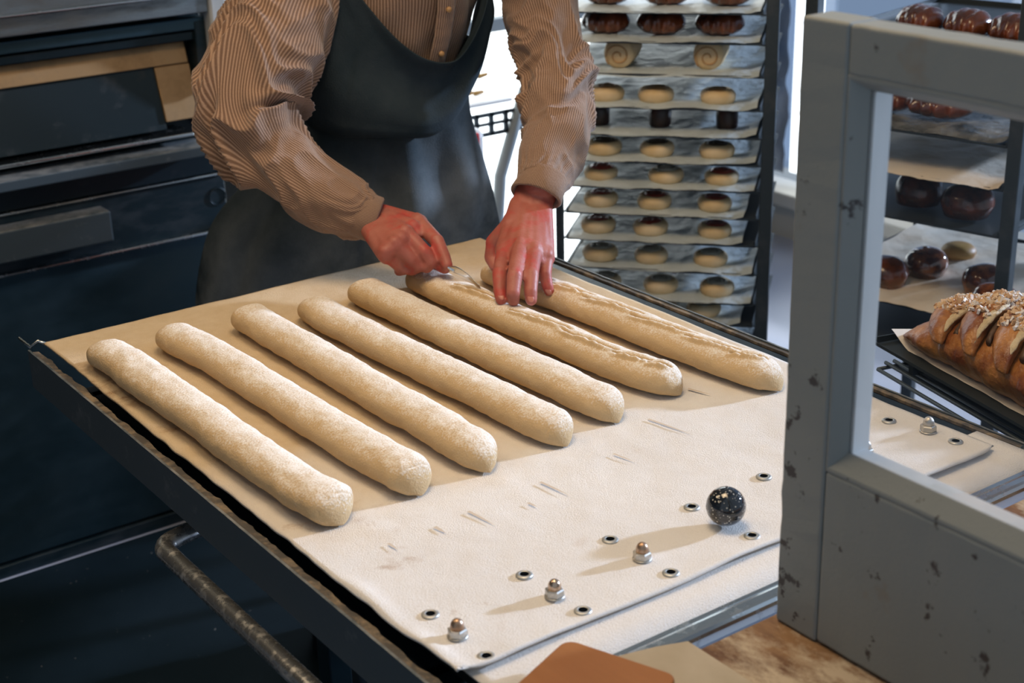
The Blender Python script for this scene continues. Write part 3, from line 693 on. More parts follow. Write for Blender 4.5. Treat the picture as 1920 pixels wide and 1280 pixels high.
# ================================================================== SECOND RACK (seen through the casement)
U2 = Vector((.2256,-.9742,0)); V2 = Vector((.9742,.2256,0)); P2 = Vector((1.558,.634,0))
def r2(px, py, back=0):
    q = atP(px, py, P2+V2*back, V2); return (q-P2).dot(U2), q.z
def p2(s_, b, z): return pl(s_, b, z, P2, U2, V2)
l2 = {'A':(1780,93), 'B':(1780,257), 'C':(1780,338), 'D':(1780,425), 'E':(1780,590), 'F':(1780,668)}
tL = r2(1540,20)[0]; tR = r2(1886,300)[0]
rk2 = thing('tray_rack', 'tray rack of dark buns seen through the casement glass, right side', 'rack', p2((tL+tR)/2,.25,0))
for s_ in (tL-.014, tR+.018):
    for b_ in (0,.5): obj('post', MB().obox(p2(s_,b_,.85), U2*.013, V2*.012, (0,0,.85)), M['rack_dark'], rk2, bevel=.002)
for z in (.03, 1.69): obj('crossbar', MB().obox(p2((tL+tR)/2,.5,z), U2*((tR-tL)/2+.03), V2*.011, (0,0,.012)), M['rack_dark'], rk2, bevel=.002)
z2 = {}
for j, (k, (px, py)) in enumerate(l2.items()):
    z = r2(px, py)[1]; z2[k] = z; nm = dict(A='above the casement top', B='under the dark loaves behind the casement', C='holding only sunlit paper behind the casement', D='under two dark buns behind the casement', E='bright, under glossy orange-dark buns behind the casement', F='shaded, below the glossy buns behind the casement')[k]
    for sg, s_ in ((1, tL-.007), (-1, tR+.006)): obj('runner', MB().obox(p2(s_+sg*.004,.25,z-.006), U2*.007, V2*.24, (0,0,.0012)), M['rack_dark'], rk2)
    tag(obj('baking_tray', tray_mesh(P2,U2,V2,tL,tR,-.004,.48,z-.002), M['tray_dark'], org=p2(0,.25,z)), 'dark baking tray '+nm, 'tray', 'trays in the right rack')
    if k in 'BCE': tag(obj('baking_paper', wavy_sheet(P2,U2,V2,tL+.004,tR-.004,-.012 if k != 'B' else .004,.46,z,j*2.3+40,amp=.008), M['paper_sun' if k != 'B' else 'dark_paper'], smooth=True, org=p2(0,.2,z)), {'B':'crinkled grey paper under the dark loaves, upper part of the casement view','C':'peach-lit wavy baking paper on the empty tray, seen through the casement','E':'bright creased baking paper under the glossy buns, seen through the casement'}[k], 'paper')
def dbun(px, py, back, tray, mat, label, r=.042, h=.052, cat='bun'):
    s_, _ = r2(px, py, back)
    m = MB().lathe([(.001,0),(r*.86,.0)]+[(r*math.cos(a)**.7, h*.35+h*.65*math.sin(a)) for a in [k/12*PI/2*.97 for k in range(13)]]+[(.0005,h)], (0,0,0), 32)
    for q in m.v: q += Vector((q.x, q.y, q.z*.5))*(.10*nz(q.x*24+px, q.y*24, q.z*24))
    o = obj('glazed_bun', m, M[mat], smooth=True); o.location = p2(s_, back, z2[tray]+.006); return tag(o, label, cat, 'dark buns in the right rack')
dbun(1740,445,.17,'E','glossy_bun','glossy bun with orange side on the bright paper, left of two at its back')
dbun(1853,470,.14,'E','glossy_bun','glossy purple-brown bun on the bright paper, beside the rack post')
dbun(1662,500,.07,'E','dark_loaf','dark bun on the bright paper, cut off by the casement stile')
dbun(1868,525,.05,'E','glossy_bun','dark glossy bun at the front of the bright paper, just above the nut pastry')
dbun(1800,425,.30,'E','golden','golden bun half hidden behind the glossy buns on the bright paper', .035, .03)
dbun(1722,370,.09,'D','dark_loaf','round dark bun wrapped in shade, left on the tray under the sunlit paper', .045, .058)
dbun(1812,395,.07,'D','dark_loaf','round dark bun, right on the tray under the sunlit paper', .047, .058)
loafy(31,.13,.09,.05,'dark_loaf','glazed_loaf','long dark loaf on the crinkled paper, upper part of the casement view','loaf','dark loaves in the right rack',U2,p2(r2(1760,220,.10)[0],.10,z2['B']+.008))
loafy(32,.08,.07,.045,'dark_loaf','glazed_loaf','short dark loaf close to the casement stile, upper tray','loaf','dark loaves in the right rack',U2,p2(r2(1672,205,.10)[0],.10,z2['B']+.008))
for k, (px, lb) in enumerate(((1725,'left'),(1815,'middle'),(1900,'right'))):
    loafy(40+k,.085,.08,.055,'dark_loaf','glazed_loaf',f'dark loaf showing just above the casement top rail, {lb} of three','loaf','dark loaves above the casement',U2,p2(r2(px,50,.08)[0],.08,z2['A']+.004))
    
# ================================================================== NUT PASTRY ON ITS TRAYS
ZP = .885
q0, q1_ = at(1640,643,ZP), at(1920,803,ZP); U3 = (q1_-q0).normalized(); V3 = Vector((-U3.y, U3.x, 0)); V3 = V3 if V3.x > 0 else -V3
P3 = Vector((q0.x, q0.y, 0)); LT = (q1_-q0).length+.12
def p3(s_, b, z): return pl(s_, b, z, P3, U3, V3)
tag(obj('baking_tray', tray_mesh(P3,U3,V3,0,LT,0,.26,ZP), M['tray_dark'], org=p3(LT/2,.13,ZP)), 'black tray under the nut-covered pastry at the right edge', 'tray')
a0 = at(1646,692,ZP-.030); so = (a0-p3(0,0,0)).dot(U3); bo = (a0-p3(0,0,0)).dot(V3)
lr = thing('pastry_stand', 'black wire rail stand below the tray of nut pastry', 'stand', p3(LT/2,.15,0))
for b_, z_ in ((bo,ZP-.030),(bo+.012,ZP-.022),(bo+.026,ZP-.022)):
    obj('rail', MB().tube([p3(so,b_,z_), p3(LT+.05,b_,z_)], .0028, 8), M['tray_dark'], lr, smooth=True)
obj('shelf', MB().obox(p3((so+LT)/2,bo+.15,ZP-.031), U3*((LT-so)/2), V3*.12, (0,0,.001)), M['tray_dark'], lr)
obj('end_rail', MB().tube([p3(so,bo,ZP-.030), p3(so,bo+.28,ZP-.030)], .0028, 8), M['tray_dark'], lr, smooth=True)
for s_, b_ in ((so+.05,.24),(LT+.04,.24),(LT+.04,.03)): obj('leg', MB().obox(p3(s_,b_,(ZP-.03)/2), U3*.008, V3*.008, (0,0,(ZP-.03)/2)), M['tray_dark'], lr)
for s_ in (so+.05, LT+.04): obj('bracket', MB().obox(p3(s_,.12,ZP-.012), U3*.005, V3*.11, (0,0,.010)), M['tray_dark'], lr)
pp_ = MB().grid(lambda u, v: p3(lerp(.006,LT-.02,u), lerp(.022,.20,v)+.003*nz(u*9,2), ZP+.0015+.0008*nz(u*20,v*20)+(.055*max(0,.10-u)*10*max(0,.6-v)*.55)), 50, 20)
tag(obj('baking_paper', pp_, M['paper_white'], smooth=True, org=p3(.1,.1,ZP)), 'white baking paper curling up at the tip of the nut pastry', 'paper')
pa = thing('nut_pastry', 'large braided pastry topped with chopped nuts and sugar, right edge', 'pastry', p3(.2,.09,ZP+.003))
PL = LT-.02
def pr_ht(t, a):    # pastry outline: centre offset, half width, height
    e = (1-max(0, 1-t/.22)**2.2)**.5 if t < .22 else 1
    return e
rs = []
for i in range(90):
    t = i/89; s_ = .010+PL*t; e = max(.05, pr_ht(t, 0)); Wd = .082*(.45+.55*e); Hh = .040+.040*sstep(.0,.42,t)
    ring = []
    for k in range(40):
        a = 2*PI*k/40; ca, sa = math.cos(a), math.sin(a); q = 1+.06*nz(ca*2, sa*2, t*14)+.03*nz(ca*6, sa*6, t*50)
        ring.append(p3(s_, .092+Wd*ca*q, ZP+.004+max(0, Hh*.45*e+Hh*.6*e*sa*q)))
    rs.append(ring)
obj('base', MB().rings(rs), M['crust'], pa, smooth=True)
surf = []
def bsurf(t, a, off=0.):                     # point on the loaf, a = 0 crown, negative towards the front
    e = max(.12, pr_ht(min(1, max(0, t)), 0)); Wd = .082*(.45+.55*e); Hh = .040+.040*sstep(0,.42,t)
    n_ = Vector((V3.x*math.sin(a), V3.y*math.sin(a), math.cos(a)*1.1)).normalized()
    return p3(.010+PL*t, .092+Wd*math.sin(a), ZP+.004+max(0, Hh*e*(.45+.6*math.cos(a))))+n_*off, n_
for j in range(7):
    t0 = .02+j*.155; mb = MB(); rs = []; cm = []
    for i in range(50):
        f = i/49; a = lerp(-1.35, .9, f); t = t0+.26-f*.22; tw = max(.10, math.sin(PI*(f*.92+.05))**.5)
        c_, nn_ = bsurf(t, a, .004); ring = []
        for k in range(26):
            b = 2*PI*k/26; q = 1+.10*nz(f*7+j*5, math.cos(b)*2, math.sin(b)*2)+.05*nz(f*30, math.cos(b)*5, math.sin(b)*5)
            ring.append(c_+U3*(.030*tw*math.cos(b)*q)+nn_*((.017*math.sin(b)+.008*math.cos(b))*tw*q))
        rs.append(ring)
        if f > .34: surf.append((c_, nn_, tw))
        if .10 < f < .66:
            g = math.sin(PI*(f-.10)/.56)**.6; d_ = c_+U3*(.0215*tw)+nn_*(.0125*tw)
            cm.append([d_+U3*(.0115*g*math.cos(b)*(1+.2*nz(f*16, b, j)))+nn_*(.0045*g*math.sin(b)) + U3*(.002*nz(f*20, j)) for b in [2*PI*k/14 for k in range(14)]])
    obj('strand', mb.rings(rs), M['crust'], pa, smooth=True)
    obj('cut_layer', MB().rings(cm), M['pastry_crumb'], pa, smooth=True)
    gp = MB().rings([[bsurf(t0+.26-f*.22, lerp(-1.35,.9,f), .006)[0]+U3*(.035+.005*math.cos(b))+Vector((0,0,.005*math.sin(b))) for b in [2*PI*k/10 for k in range(10)]] for f in np.linspace(.18, .55, 16)])
    obj('filling', gp, M['filling'], pa, smooth=True)
nb = MB(); sb_ = MB(); rnd = random.Random(4)
for _ in range(2600):
    c_, nn_, tw = rnd.choice(surf); ub = rnd.uniform(.15,.85)*PI; p = c_+U3*(.030*tw*math.cos(ub))+nn_*((.018*math.sin(ub)+.008*math.cos(ub))*tw*rnd.uniform(.9,1.12))+V3*rnd.uniform(-.003,.003)
    ax = Vector((rnd.gauss(0,1),rnd.gauss(0,1),rnd.gauss(0,1))).normalized(); ay = ax.cross(Vector((rnd.gauss(0,1),rnd.gauss(0,1),rnd.gauss(0,1)))).normalized(); az = ax.cross(ay); z_ = rnd.uniform(.6,1.7)*.0020
    (sb_ if rnd.random() < .30 else nb).obox(p, ax*z_*1.5, ay*z_, az*z_*.55)
tag(obj('nut_topping', nb, M['nut_bits'], pa), None, kind='stuff'); tag(obj('sugar_topping', sb_, M['sugar_bits'], pa), None, kind='stuff')

# ================================================================== behind the baker
tl = thing('crate_trolley', 'dark trolley with perforated side, in front of the white window behind the baker', 'trolley', (1.75,2.15,0))
qa, qb = atY(880,222,2.15), atY(965,250,2.15)
hole = MB(); zt2, zb2 = qa.z+.012, qa.z-.035
x0, x1 = qa.x-.25, qb.x+.02
def perf(x0, x1, za, zc, zd, ze):       # strip with a row of rounded slots, open right through
    m = MB(); n_ = int((x1-x0)/.042)
    m.box((x0,2.148,za-.010),(x1,2.156,za)); m.box((x0,2.148,zd),(x1,2.156,zd+.010))
    m.box((x0,2.148,(za+zd)/2-.003),(x1,2.156,(za+zd)/2+.005))
    for k in range(n_+1):
        x = x0+k*(x1-x0)/n_; m.box((x-.006,2.148,zd),(x+.006,2.156,za))
    return m
obj('perforated_side', perf(x0, x1, qa.z+.005, 0, qa.z-.055, 0), M['rack_dark'], tl, bevel=.001)
qt, qm, ql = atY(985,165,2.15), atY(955,270,2.15), atY(932,440,2.15)
obj('bent_post', MB().tube([qt, qm, atY(938,330,2.15), ql, (ql.x-.02,2.15,.03)], .016, 12), M['frame_grey'], tl, smooth=True)
obj('base', MB().box((x0,2.05,.0),(x1,2.2,.03)), M['rack_dark'], tl, bevel=.003)
obj('left_post', MB().box((x0-.01,2.14,.0),(x0+.012,2.165,qa.z+.01)), M['rack_dark'], tl)
rb0, rb1 = atY(880,262,1.9), atY(916,372,1.9)
rb0 = rb0; rbx = thing('printed_sack', 'red and white printed sack just behind the edge of the apron', 'sack', (rb1.x-.08,1.94,0))
obj('bag', MB().box((rb1.x-.16,1.90,0),(rb1.x,1.98,rb0.z+.02)), M['white_print'], rbx, bevel=.02)
obj('red_band', MB().box((rb1.x-.162,1.897,rb1.z-.02),(rb1.x+.002,1.96,rb1.z+.035)).box((rb1.x-.162,1.897,rb0.z-.05),(rb1.x-.02,1.96,rb0.z+.012)), M['red_box'], rbx, bevel=.004)
gl_ = thing('pastry_shelf', 'thin white ledge with golden pastries against the bright window', 'shelf', tuple(atY(870,185,2.36)))
q = atY(870,190,2.36); obj('ledge', MB().box((q.x-.35,2.32,q.z-.012),(q.x+.13,2.41,q.z-.003)), M['white_print'], gl_)
for k, (px, py) in enumerate(((866,150),(886,146),(905,142),(880,176),(898,174))):
    q = atY(px, py, 2.35); m = MB().capsule((-.012,0,0), .007, (.012,0,.002), .005, 10)
    for v_ in m.v: v_ += Vector((0,0,.005*nz(v_.x*90,k)))
    o = obj('golden_pastry', m, M['golden'], smooth=True); o.location = q
    tag(o, 'small golden pastry against the bright white window behind the baker', 'pastry', 'golden pastries by the bright window')
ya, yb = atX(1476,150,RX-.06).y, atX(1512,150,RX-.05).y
tag(obj('lit_mullion_strip', MB().box((RX-.03,yb-.04,.24),(RX-.02,ya,2.7)), M['mullion_glow']), None, kind='structure')  # added glowing strip, in place of the brightly lit white mullion
pl_ = MB().grid(lambda u, v: Vector((RX-.07+.03*nz(u*5, v*14)+.012*nz(u*12, v*40), lerp(ya-.01,3.32,u), lerp(.24,2.3,v))), 40, 90)
tag(obj('plastic_film', pl_, M['film'], smooth=True, org=(RX-.1,3.0,.24)), 'crumpled bluish plastic film hanging at the right window', 'film')

# ================================================================== BAKER
FX, FY = Vector((.968,-.25,0)), Vector((-.25,-.968,0))      # his left-hand side in the picture's right, and the way he faces
bk = thing('person', 'baker in striped shirt and dark apron leaning over the loader, slashing a baguette', 'person', (.70,1.30,0))
def J(px, py, h): return at(px, py, T+h)
# ---- hands: joint chains (pixel, height above belt)
RH = dict(w=J(995,388,.122), f=[
  [J(946,466,.086), J(937,512,.071), J(937,544,.055), J(940,561,.0455)],
  [J(975,464,.092), J(965,517,.077), J(962,549,.059), J(963,563,.0465)],
  [J(1002,470,.088), J(996,515,.073), J(995,547,.056), J(996,562,.0465)],
  [J(1025,480,.077), J(1022,514,.058), J(1026,534,.045), J(1030,546,.036)]],
  th=[J(960,425,.104), J(928,455,.078), J(922,482,.058), J(930,500,.048)])
LH = dict(w=J(700,410,.100), f=[
  [J(784,415,.102), J(819,452,.087), J(832,480,.070), J(838,497,.060)],
  [J(760,436,.100), J(795,472,.077), J(808,491,.063), J(800,501,.055)],
  [J(740,457,.092), J(770,486,.068), J(782,500,.056), J(772,506,.050)],
  [J(722,474,.081), J(745,495,.060), J(757,505,.051), J(748,508,.047)]],
  th=[J(738,440,.074), J(775,466,.062), J(810,488,.055), J(834,502,.0535)])
def hand_into(mb, h, el, fat=1.0, wr=.0195):
    w = h['w']; mc = [f[0] for f in h['f']]; across = (mc[3]-mc[0]).normalized(); fwd = ((mc[1]+mc[2])*.5-w).normalized(); up = across.cross(fwd); up = up if up.z > 0 else -up
    for k, f in enumerate(h['f']):
        sc = (1,1.03,1,.88)[k]*fat; o_ = w+across*(-.017+.0115*k)
        mb.capsule(o_, .0155, f[0]-up*.004, .0128*sc)
        mb.capsule(o_-up*.006+fwd*.02, .012, f[0]-up*.009, .0105*sc)
        mb.capsule(f[0]-up*.001, .0108*sc, f[1], .0094*sc); mb.capsule(f[1], .0098*sc, f[2], .0084*sc); mb.capsule(f[2], .0087*sc, f[3], .0076*sc)
        mb.capsule(f[0], .0110*sc, f[0]+up*.0012, .0100*sc)
    for k in range(3):                     # flesh between the metacarpals, webs at the finger roots, knuckles
        a_, b_ = h['f'][k], h['f'][k+1]; m_ = (a_[0]+b_[0])*.5
        mb.capsule(w+across*(-.011+.0115*k), .0150, m_-up*.002, .0122*fat); mb.capsule(m_-up*.002, .0120*fat, m_.lerp((a_[1]+b_[1])*.5, .30)-up*.003, .0068*fat)
    for k, f in enumerate(h['f']): mb.capsule(f[0]+up*.0030-fwd*.004, .0092*fat, f[0]+up*.0036+fwd*.002, .0088*fat); mb.capsule(f[1]+up*.0012, .0094*fat*(.88 if k == 3 else 1), f[1]+up*.0013, .0093*fat*(.88 if k == 3 else 1))
    t = h['th']; mb.capsule(w-across*.012, .017, t[0], .0175); mb.capsule(t[0], .0175, t[1], .0140); mb.capsule(t[1], .0130, t[2], .0112); mb.capsule(t[2], .0112, t[3], .0092)
    mb.capsule(t[0].lerp(t[1], .5), .013, mc[0].lerp(w, .35), .013)
    bx = (el-w).normalized()
    for q in (-1, 0, 1): mb.capsule(w+across*.011*q, wr-.001*abs(q), w+bx*.09+across*.012*q, .023)
AXL = [(590,-120,1.20,.072),(545,-20,1.19,.083),(505,80,1.165,.086),(468,165,1.13,.078),(468,238,1.10,.074),(525,305,1.055,.062),(598,358,1.005,.053),(655,392,.965,.044),(690,407,.945,.035)]
AXR = [(985,-120,1.11,.068),(1012,0,1.05,.064),(1030,80,1.0,.060),(1042,140,.955,.054),(1046,200,.905,.054),(1040,260,.862,.052),(1024,315,.812,.044),(1012,350,.780,.034)]
elL, elR = atY(455,232,1.11), atY(1048,200,.90)
shL, shR = atY(535,-75,1.20), atY(1005,-85,1.09)
# ---- torso centre line: (px, py, Y, half width, half depth)
TR = [(735,-135,1.16,.125,.085),(736,-60,1.17,.142,.105),(735,20,1.19,.142,.112),(722,110,1.22,.132,.115),(706,200,1.26,.124,.115),(694,300,1.30,.145,.118),(682,400,1.33,.178,.122),(676,520,1.35,.196,.128)]
tc = []
for px, py, Y, a, b in TR:
    q = atY(px, py, Y); tc.append((q.x, q.y, q.z, a, b))
zl = tc[-1][2]; tc += [(tc[-1][0], tc[-1][1]+.01, zl-.10, .195, .125), (tc[-1][0], tc[-1][1]+.01, zl-.22, .19, .12)]
TS = spline(tc, 160)                      # top to bottom
def tring(t, sc=1.0):
    k = max(0, min(159.999, t*160)); i = int(k); return TS[i]*(1-(k-i))+TS[i+1]*(k-i)
def tpoint(t, phi, off=0.):               # phi 0 = front, + towards the picture's right
    c = tring(t); return Vector(c[:3])+FX*((c[3]+off)*math.sin(phi))+FY*((c[4]+off)*math.cos(phi))
bm_ = MB()
bm_.rings([[tpoint(i/30, 2*PI*k/24, -.022) for k in range(24)] for i in range(31)])
hand_into(bm_, RH, atY(1024,315,.812), 1.10); hand_into(bm_, LH, atY(598,358,1.005), 1.13)
for ax in (AXL, AXR):
    pp = [atY(px, py, Y) for px, py, Y, r_ in ax]
    for i in range(len(pp)-1): bm_.capsule(pp[i], lerp(.036, .025, i/(len(pp)-1)), pp[i+1], lerp(.036, .025, (i+1)/(len(pp)-1)))
nk = tpoint(0, 0, -.06); nkc = Vector(tring(0)[:3])
bm_.capsule(shL, .040, nkc, .060); bm_.capsule(shR, .040, nkc, .060)
hc = nkc+FY*.105+Vector((0,0,.155)); fz = (FY*.82+Vector((0,0,-.57))).normalized(); uz = (FY*.57+Vector((0,0,.82))).normalized()
bm_.capsule(nkc, .058, hc-uz*.03-fz*.02, .052)
def headring():
    rs = []
    for i in range(17):
        a = -PI/2+PI*(i+.5)/17; y = math.sin(a)
        rs.append([hc+uz*(.112*y)+FX*(.074*math.cos(a)*(1-.16*max(0,-y))*math.sin(b))+fz*(.092*math.cos(a)*math.cos(b)+(.012 if y < 0 else 0)) for b in [2*PI*k/24 for k in range(24)]])
    return rs
bm_.rings(headring())
bm_.capsule(hc+fz*.088+uz*.012, .010, hc+fz*.106-uz*.020, .013)            # nose
bm_.capsule(hc+fz*.086-uz*.052-FX*.018, .007, hc+fz*.086-uz*.052+FX*.018, .007)   # lips
bm_.capsule(hc+fz*.074-uz*.088, .020, hc+fz*.070-uz*.084, .020)            # chin
for s_ in (-1, 1): bm_.capsule(hc+FX*(.074*s_)+uz*.018, .012, hc+FX*(.074*s_)-uz*.020, .010); bm_.capsule(hc+fz*.080+uz*.030+FX*(.016*s_), .008, hc+fz*.076+uz*.028+FX*(.045*s_), .006)
hz = tring(1)
for s_ in (-1, 1):
    hp = Vector(hz[:3])+FX*(.09*s_); kn = Vector((hp.x, hp.y-.02, .50)); an = Vector((hp.x, hp.y+.02, .09))
    bm_.capsule(hp+Vector((0,0,.06)), .085, kn, .055); bm_.capsule(kn, .055, an, .035); bm_.capsule(an, .033, an+FY*.13+Vector((0,0,-.045)), .026)
body = obj('body', bm_, M['skin'], bk, smooth=True)
md = body.modifiers.new('fuse', 'REMESH'); md.mode = 'VOXEL'; md.voxel_size = .0022; md.use_smooth_shade = True
md = body.modifiers.new('soft', 'SMOOTH'); md.factor = .5; md.iterations = 4
# nails on the pressing hand, creases over the finger joints
for k, f in enumerate(RH['f']):
    d = (f[3]-f[2]).normalized(); ac = (RH['f'][3][0]-RH['f'][0][0]).normalized(); up = ac.cross(d); up = up if up.z > 0 else -up
    c_ = f[3]+up*.0073-d*.0008; m = MB(); rs = []
    for i in range(9):
        a = PI*(i+.5)/9; rs.append([c_+d*(.0056*math.cos(a))+ac*(.0046*math.sin(a)*math.cos(b))+up*(.0014*math.sin(a)*math.sin(b)) for b in [2*PI*j/14 for j in range(14)]])
    obj('fingernail', m.rings(rs), M['nail'], bk, smooth=True)
# ---- shirt
sbm = MB().rings([[tpoint(i/90*.72-.0, 2*PI*k/96, -.006+.012*nz(i*.10, math.sin(2*PI*k/96)*3, math.cos(2*PI*k/96)*3)) for k in range(96)] for i in range(91)])
sbm.uv = [[(a*1.7, b) for a, b in f] for f in sbm.uv]; obj('shirt_body', sbm, M['shirt'], bk, smooth=True)
pk = MB()
for i in range(60):
    t = .0+i/59*.40; c0 = tpoint(t, .30, .006); c1 = tpoint(t, .46, .006); pk.v += []
    if i: pass
pk.grid(lambda u, v: tpoint(.0+v*.42, .24+u*.22, .010+.003*math.sin(u*PI)+.002*nz(v*20, 3)), 8, 60)
pk.uv = [[(a*.09, b) for a, b in f] for f in pk.uv]; obj('button_placket', pk, M['shirt'], bk, smooth=True, solid=.003)
for t in (.10, .20, .30):
    q = tpoint(t, .35, .016); obj('button', MB().tube([q, q+FY*.0025], .0045, 16), M['brown_top'], bk, smooth=True)
cl_ = MB().rings([[nkc+Vector((0,0,z_))+FX*(r_*math.sin(2*PI*k/40))+FY*(r_*math.cos(2*PI*k/40)+.01) for k in range(40)] for r_, z_ in ((.085,.0),(.076,.045),(.082,.050),(.096,.012))], cap=False)
obj('collar', cl_, M['shirt'], bk, smooth=True)
def sleeve(ax, seed, elb, bumps):
    A = spline([(*atY(px, py, Y), r) for px, py, Y, r in ax], 200); rs = []; up = None; NA = 150
    for i in range(201):
        t = i/200; p = Vector(A[i][:3]); d = (Vector(A[min(200,i+1)][:3])-Vector(A[max(0,i-1)][:3])).normalized()
        if up is None: up = Vector((0,0,1)).cross(d).cross(d).normalized()
        a = d.cross(up).normalized(); b = a.cross(d).normalized(); up = b; r = A[i][3]; ring = []
        view = (Vector(CAM)-p).normalized(); right = d.cross(view).normalized(); right = right if right.x > 0 else -right; fr_ = right.cross(d); fr_ = fr_ if fr_.dot(view) > 0 else -fr_
        e = math.exp(-((t-elb)/.20)**2); e2 = math.exp(-((t-1)/.14)**2)
        for k in range(NA):
            g = 2*PI*k/NA; n_ = a*math.cos(g)+b*math.sin(g); cx, sx = math.cos(g), math.sin(g)
            ph = t*7.5+1.5*nz(cx*1.1+seed, sx*1.1, t*4)
            w1 = 1-2.4*abs(nz(cx*1.0+seed*3, sx*1.0, ph*1.2))**.8; w2 = 1-2.2*abs(nz(cx*1.6, sx*1.6+seed, ph*1.9+9)); w3 = nz(cx*1.1+seed, sx*1.1, t*5)
            w4 = nz(cx*5+seed, sx*5, t*4)*e2
            dsp = r*(.14*w3+(.07+.20*e)*(w1-.45)+(.025+.07*e)*(w2-.5)+.10*w4)
            for (bt, bw, side, front, am) in bumps:
                dr = n_.dot(right)*side+n_.dot(fr_)*front
                dsp += am*math.exp(-((t-bt)/bw)**2)*max(0, dr)**2
            if t < .06: dsp *= t/.06
            ring.append(p+n_*(r+dsp))
        rs.append(ring)
    o = obj('sleeve', MB().rings(rs), M['shirt'], bk, smooth=True); return A
AL = sleeve(AXL, 2.2, .50,
            [(.455,.022,.95,.3,.020),(.50,.016,.9,.4,-.016),(.44,.10,-.6,0,.008)])
AR = sleeve(AXR, 8.4, .50,
            [(.40,.015,-.9,.2,.010),(.52,.015,-.9,.2,.010),(.46,.02,.9,.2,.008)])
def cuff(h, A, w0, r0, r1):
    p1 = Vector(A[-1][:3]); d = (h['w']-Vector(A[-12][:3])).normalized(); up = Vector((0,0,1)).cross(d).cross(d).normalized(); a = d.cross(up).normalized(); b = a.cross(d); rs = []
    for (o_, r) in ((-.022,r0*1.02),(-.018,r0*1.10),(.0,r0*1.12),(w0,r1*1.1),(w0+.003,r1*1.02),(w0-.004,r1*.93),(-.010,r0*.9)):
        rs.append([p1+d*o_+(a*math.cos(2*PI*k/60)*1.08+b*math.sin(2*PI*k/60)*.92)*(r*(1+.03*nz(math.cos(2*PI*k/60)*2, math.sin(2*PI*k/60)*2, r0*90))) for k in range(60)])
    obj('cuff', MB().rings(rs, cap=False), M['shirt'], bk, smooth=True)
cuff(LH, AL, .012, .0335, .034); cuff(RH, AR, .016, .031, .034)
# ---- apron: bib with a deep round top edge, bloused over the tie, skirt with folds
TW = .505                                    # where the bib turns under at the waist
def top_t(phi):                             # upper edge of the bib
    x = (phi-.42); return max(.02, .318-.125*abs(x/.86)**2.0) if x < 0 and x > -1.0 else max(.02, .318-.15-(abs(x)-1.0)*.6) if x < 0 else max(.02, .318-.13*abs(x/.42)**2.3)
def waist(phi): return .478-.13*sstep(.25,1.5,phi)+.01*nz(phi*2, 5)
def bib(u, v):
    phi = lerp(-1.75, 1.75, u); TW = waist(phi); t0 = min(top_t(phi), TW-.04); t = lerp(t0, TW, v); f = v
    o = .014+.020*math.exp(-((v)/.12)**2)*math.exp(-((phi-.42)/.6)**2)+.045*sstep(.25,.80,v)*max(.12,math.cos(phi))
    o += .006*nz(phi*1.5, v*3, 4)+.004*nz(phi*3, v*5, 8)
    if v > .86: g = (v-.86)/.14; o -= .042*g*g; t = lerp(t0, TW, .86)+(TW-t0)*.14*(math.sin(g*PI/2)*.75)
    return tpoint(t, phi, o)
obj('apron_bib', MB().grid(bib, 110, 110), M['apron'], bk, smooth=True, solid=.0025)
def skirt(u, v):
    phi = lerp(-1.95, 1.95, u); TW = waist(phi); t = lerp(TW-.05, 1.0, v); o = .008+.042*sstep(0,.45,v)+.020*v
    fold = math.sin(phi*7+1.6*nz(phi*1.2, v*1.5, 2)+.6)*.5+math.sin(phi*13+3*nz(phi, v*2, 5))*.25
    o += .044*v**.5*fold*(1 if phi > -.2 else .6)+.010*nz(phi*2, v*3, 7)
    p = tpoint(t, phi, o); p = p-FX*(.030*sstep(0,.5,v)*max(0,-math.sin(phi))); return p
SK = MB().grid(skirt, 160, 90); obj('apron_skirt', SK, M['apron'], bk, smooth=True, solid=.0025)
lw = MB().grid(lambda u, v: skirt(u, 1)+Vector((0,0,-.26*v)), 160, 12); obj('apron_hem', lw, M['apron'], bk, smooth=True, solid=.0025)
obj('apron_tie', MB().tube([tpoint(TW-.03, 2*PI*k/60, .010) for k in range(61)], .006, 8), M['apron'], bk, smooth=True)
for ph in (-.35, 1.30):
    obj('apron_strap', MB().grid(lambda u, v: tpoint(.06-v*.10, ph+(u-.5)*.22*(1 if v < .5 else .8), .010+.004*v), 6, 16), M['apron'], bk, smooth=True, solid=.003)
tm = MB()
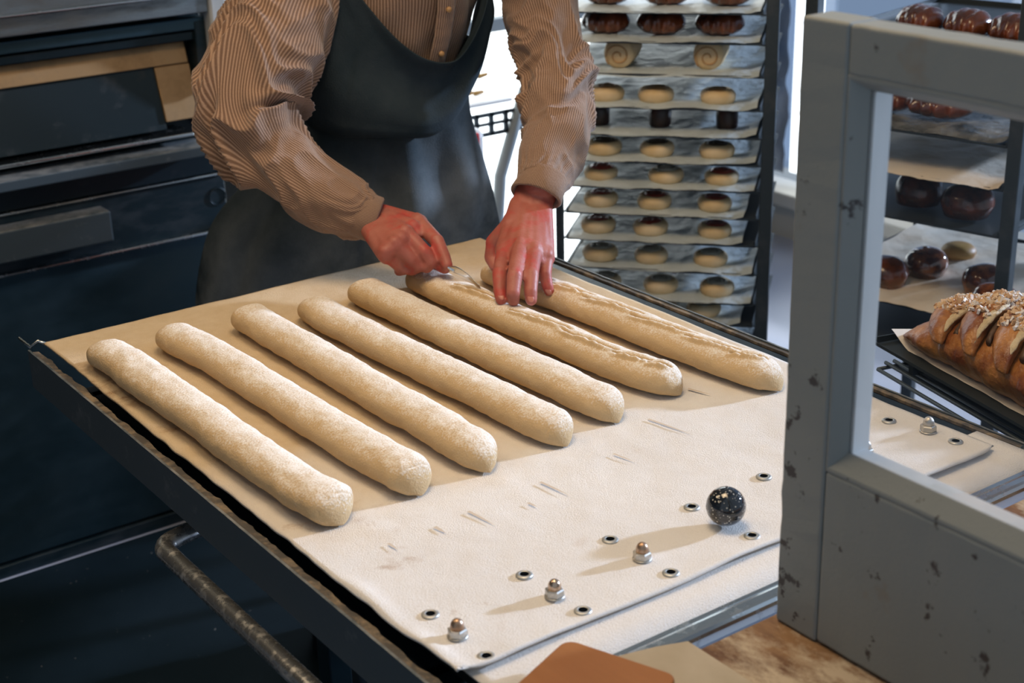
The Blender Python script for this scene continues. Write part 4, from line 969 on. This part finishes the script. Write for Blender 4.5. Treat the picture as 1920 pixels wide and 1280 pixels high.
for s_ in (-1, 1):
    hp = Vector(hz[:3])+FX*(.09*s_); kn = Vector((hp.x, hp.y-.02, .50)); an = Vector((hp.x, hp.y+.02, .09))
    rs = []
    for i in range(30):
        f = i/29; c_ = hp.lerp(kn, min(1, f*2)) if f < .5 else kn.lerp(an, f*2-1); r = lerp(.100, .066, min(1, f*1.3)); rs.append([c_+Vector((math.cos(2*PI*k/28)*r*(1+.06*nz(f*9,k*.5,s_)), math.sin(2*PI*k/28)*r, 0)) for k in range(28)])
    obj('trouser_leg', MB().rings(rs), M['trousers'], bk, smooth=True)
    c_ = an+FY*.06; sh_ = MB().rings([[Vector((c_.x,c_.y,0))+FX*(.046*q_*math.sin(2*PI*k/24))+FY*(.135*q_*math.cos(2*PI*k/24))+Vector((0,0,z_)) for k in range(24)] for q_, z_ in ((.92,.008),(1.0,.015),(1.0,.035),(.88,.065),(.55,.088))])
    obj('shoe', sh_, M['trousers'], bk, smooth=True)
hr_ = []
for i in range(14):
    a = -.35+i/13*(PI/2*.98+.35); hr_.append([hc-fz*.012+uz*(.122*math.sin(a))+FX*(.084*math.cos(a)*math.sin(b))+fz*(.100*math.cos(a)*math.cos(b)*(1 if math.cos(b) < .3 else .80)) for b in [2*PI*k/30 for k in range(30)]])
hm = MB().rings(hr_)
for v_ in hm.v: v_ += Vector((1,1,1))*.004*nz(v_.x*60, v_.y*60, v_.z*60)
obj('hair', hm, M['hair'], bk, smooth=True)
for s_ in (-1, 1): obj('eye', MB().capsule(hc+fz*.077+uz*.014+FX*(.029*s_), .0105, hc+fz*.0775+uz*.014+FX*(.029*s_), .0105), M['eye'], bk, smooth=True)
# ---- blade held between finger and thumb
b0, b1 = at(840,503,T+.057), at(900,535,T+.0475); d = (b1-b0); ln = d.length; d.normalize(); sd_ = Vector((-d.y,d.x,0)).normalized()*-1
lm = thing('razor_blade', 'small curved silver blade in the baker\'s hand, cutting into the dough', 'blade', tuple(b0))
g = MB().grid(lambda u, v: b0+d*(ln*u)+Vector((0,0,.006*math.sin(PI*min(1,u*1.1))-.002*u))+Vector((sd_.x*.3,sd_.y*.3,.95)).normalized()*((v-.5)*.0135*(1-.45*u**3)*(.5+.5*min(1,u*4))), 24, 6)
obj('edge', g, M['blade'], lm, smooth=True, solid=.0006)
obj('handle', MB().tube([b0-d*.05+Vector((0,0,.010)), b0+d*.012], .0022, 10), M['blade'], lm, smooth=True)
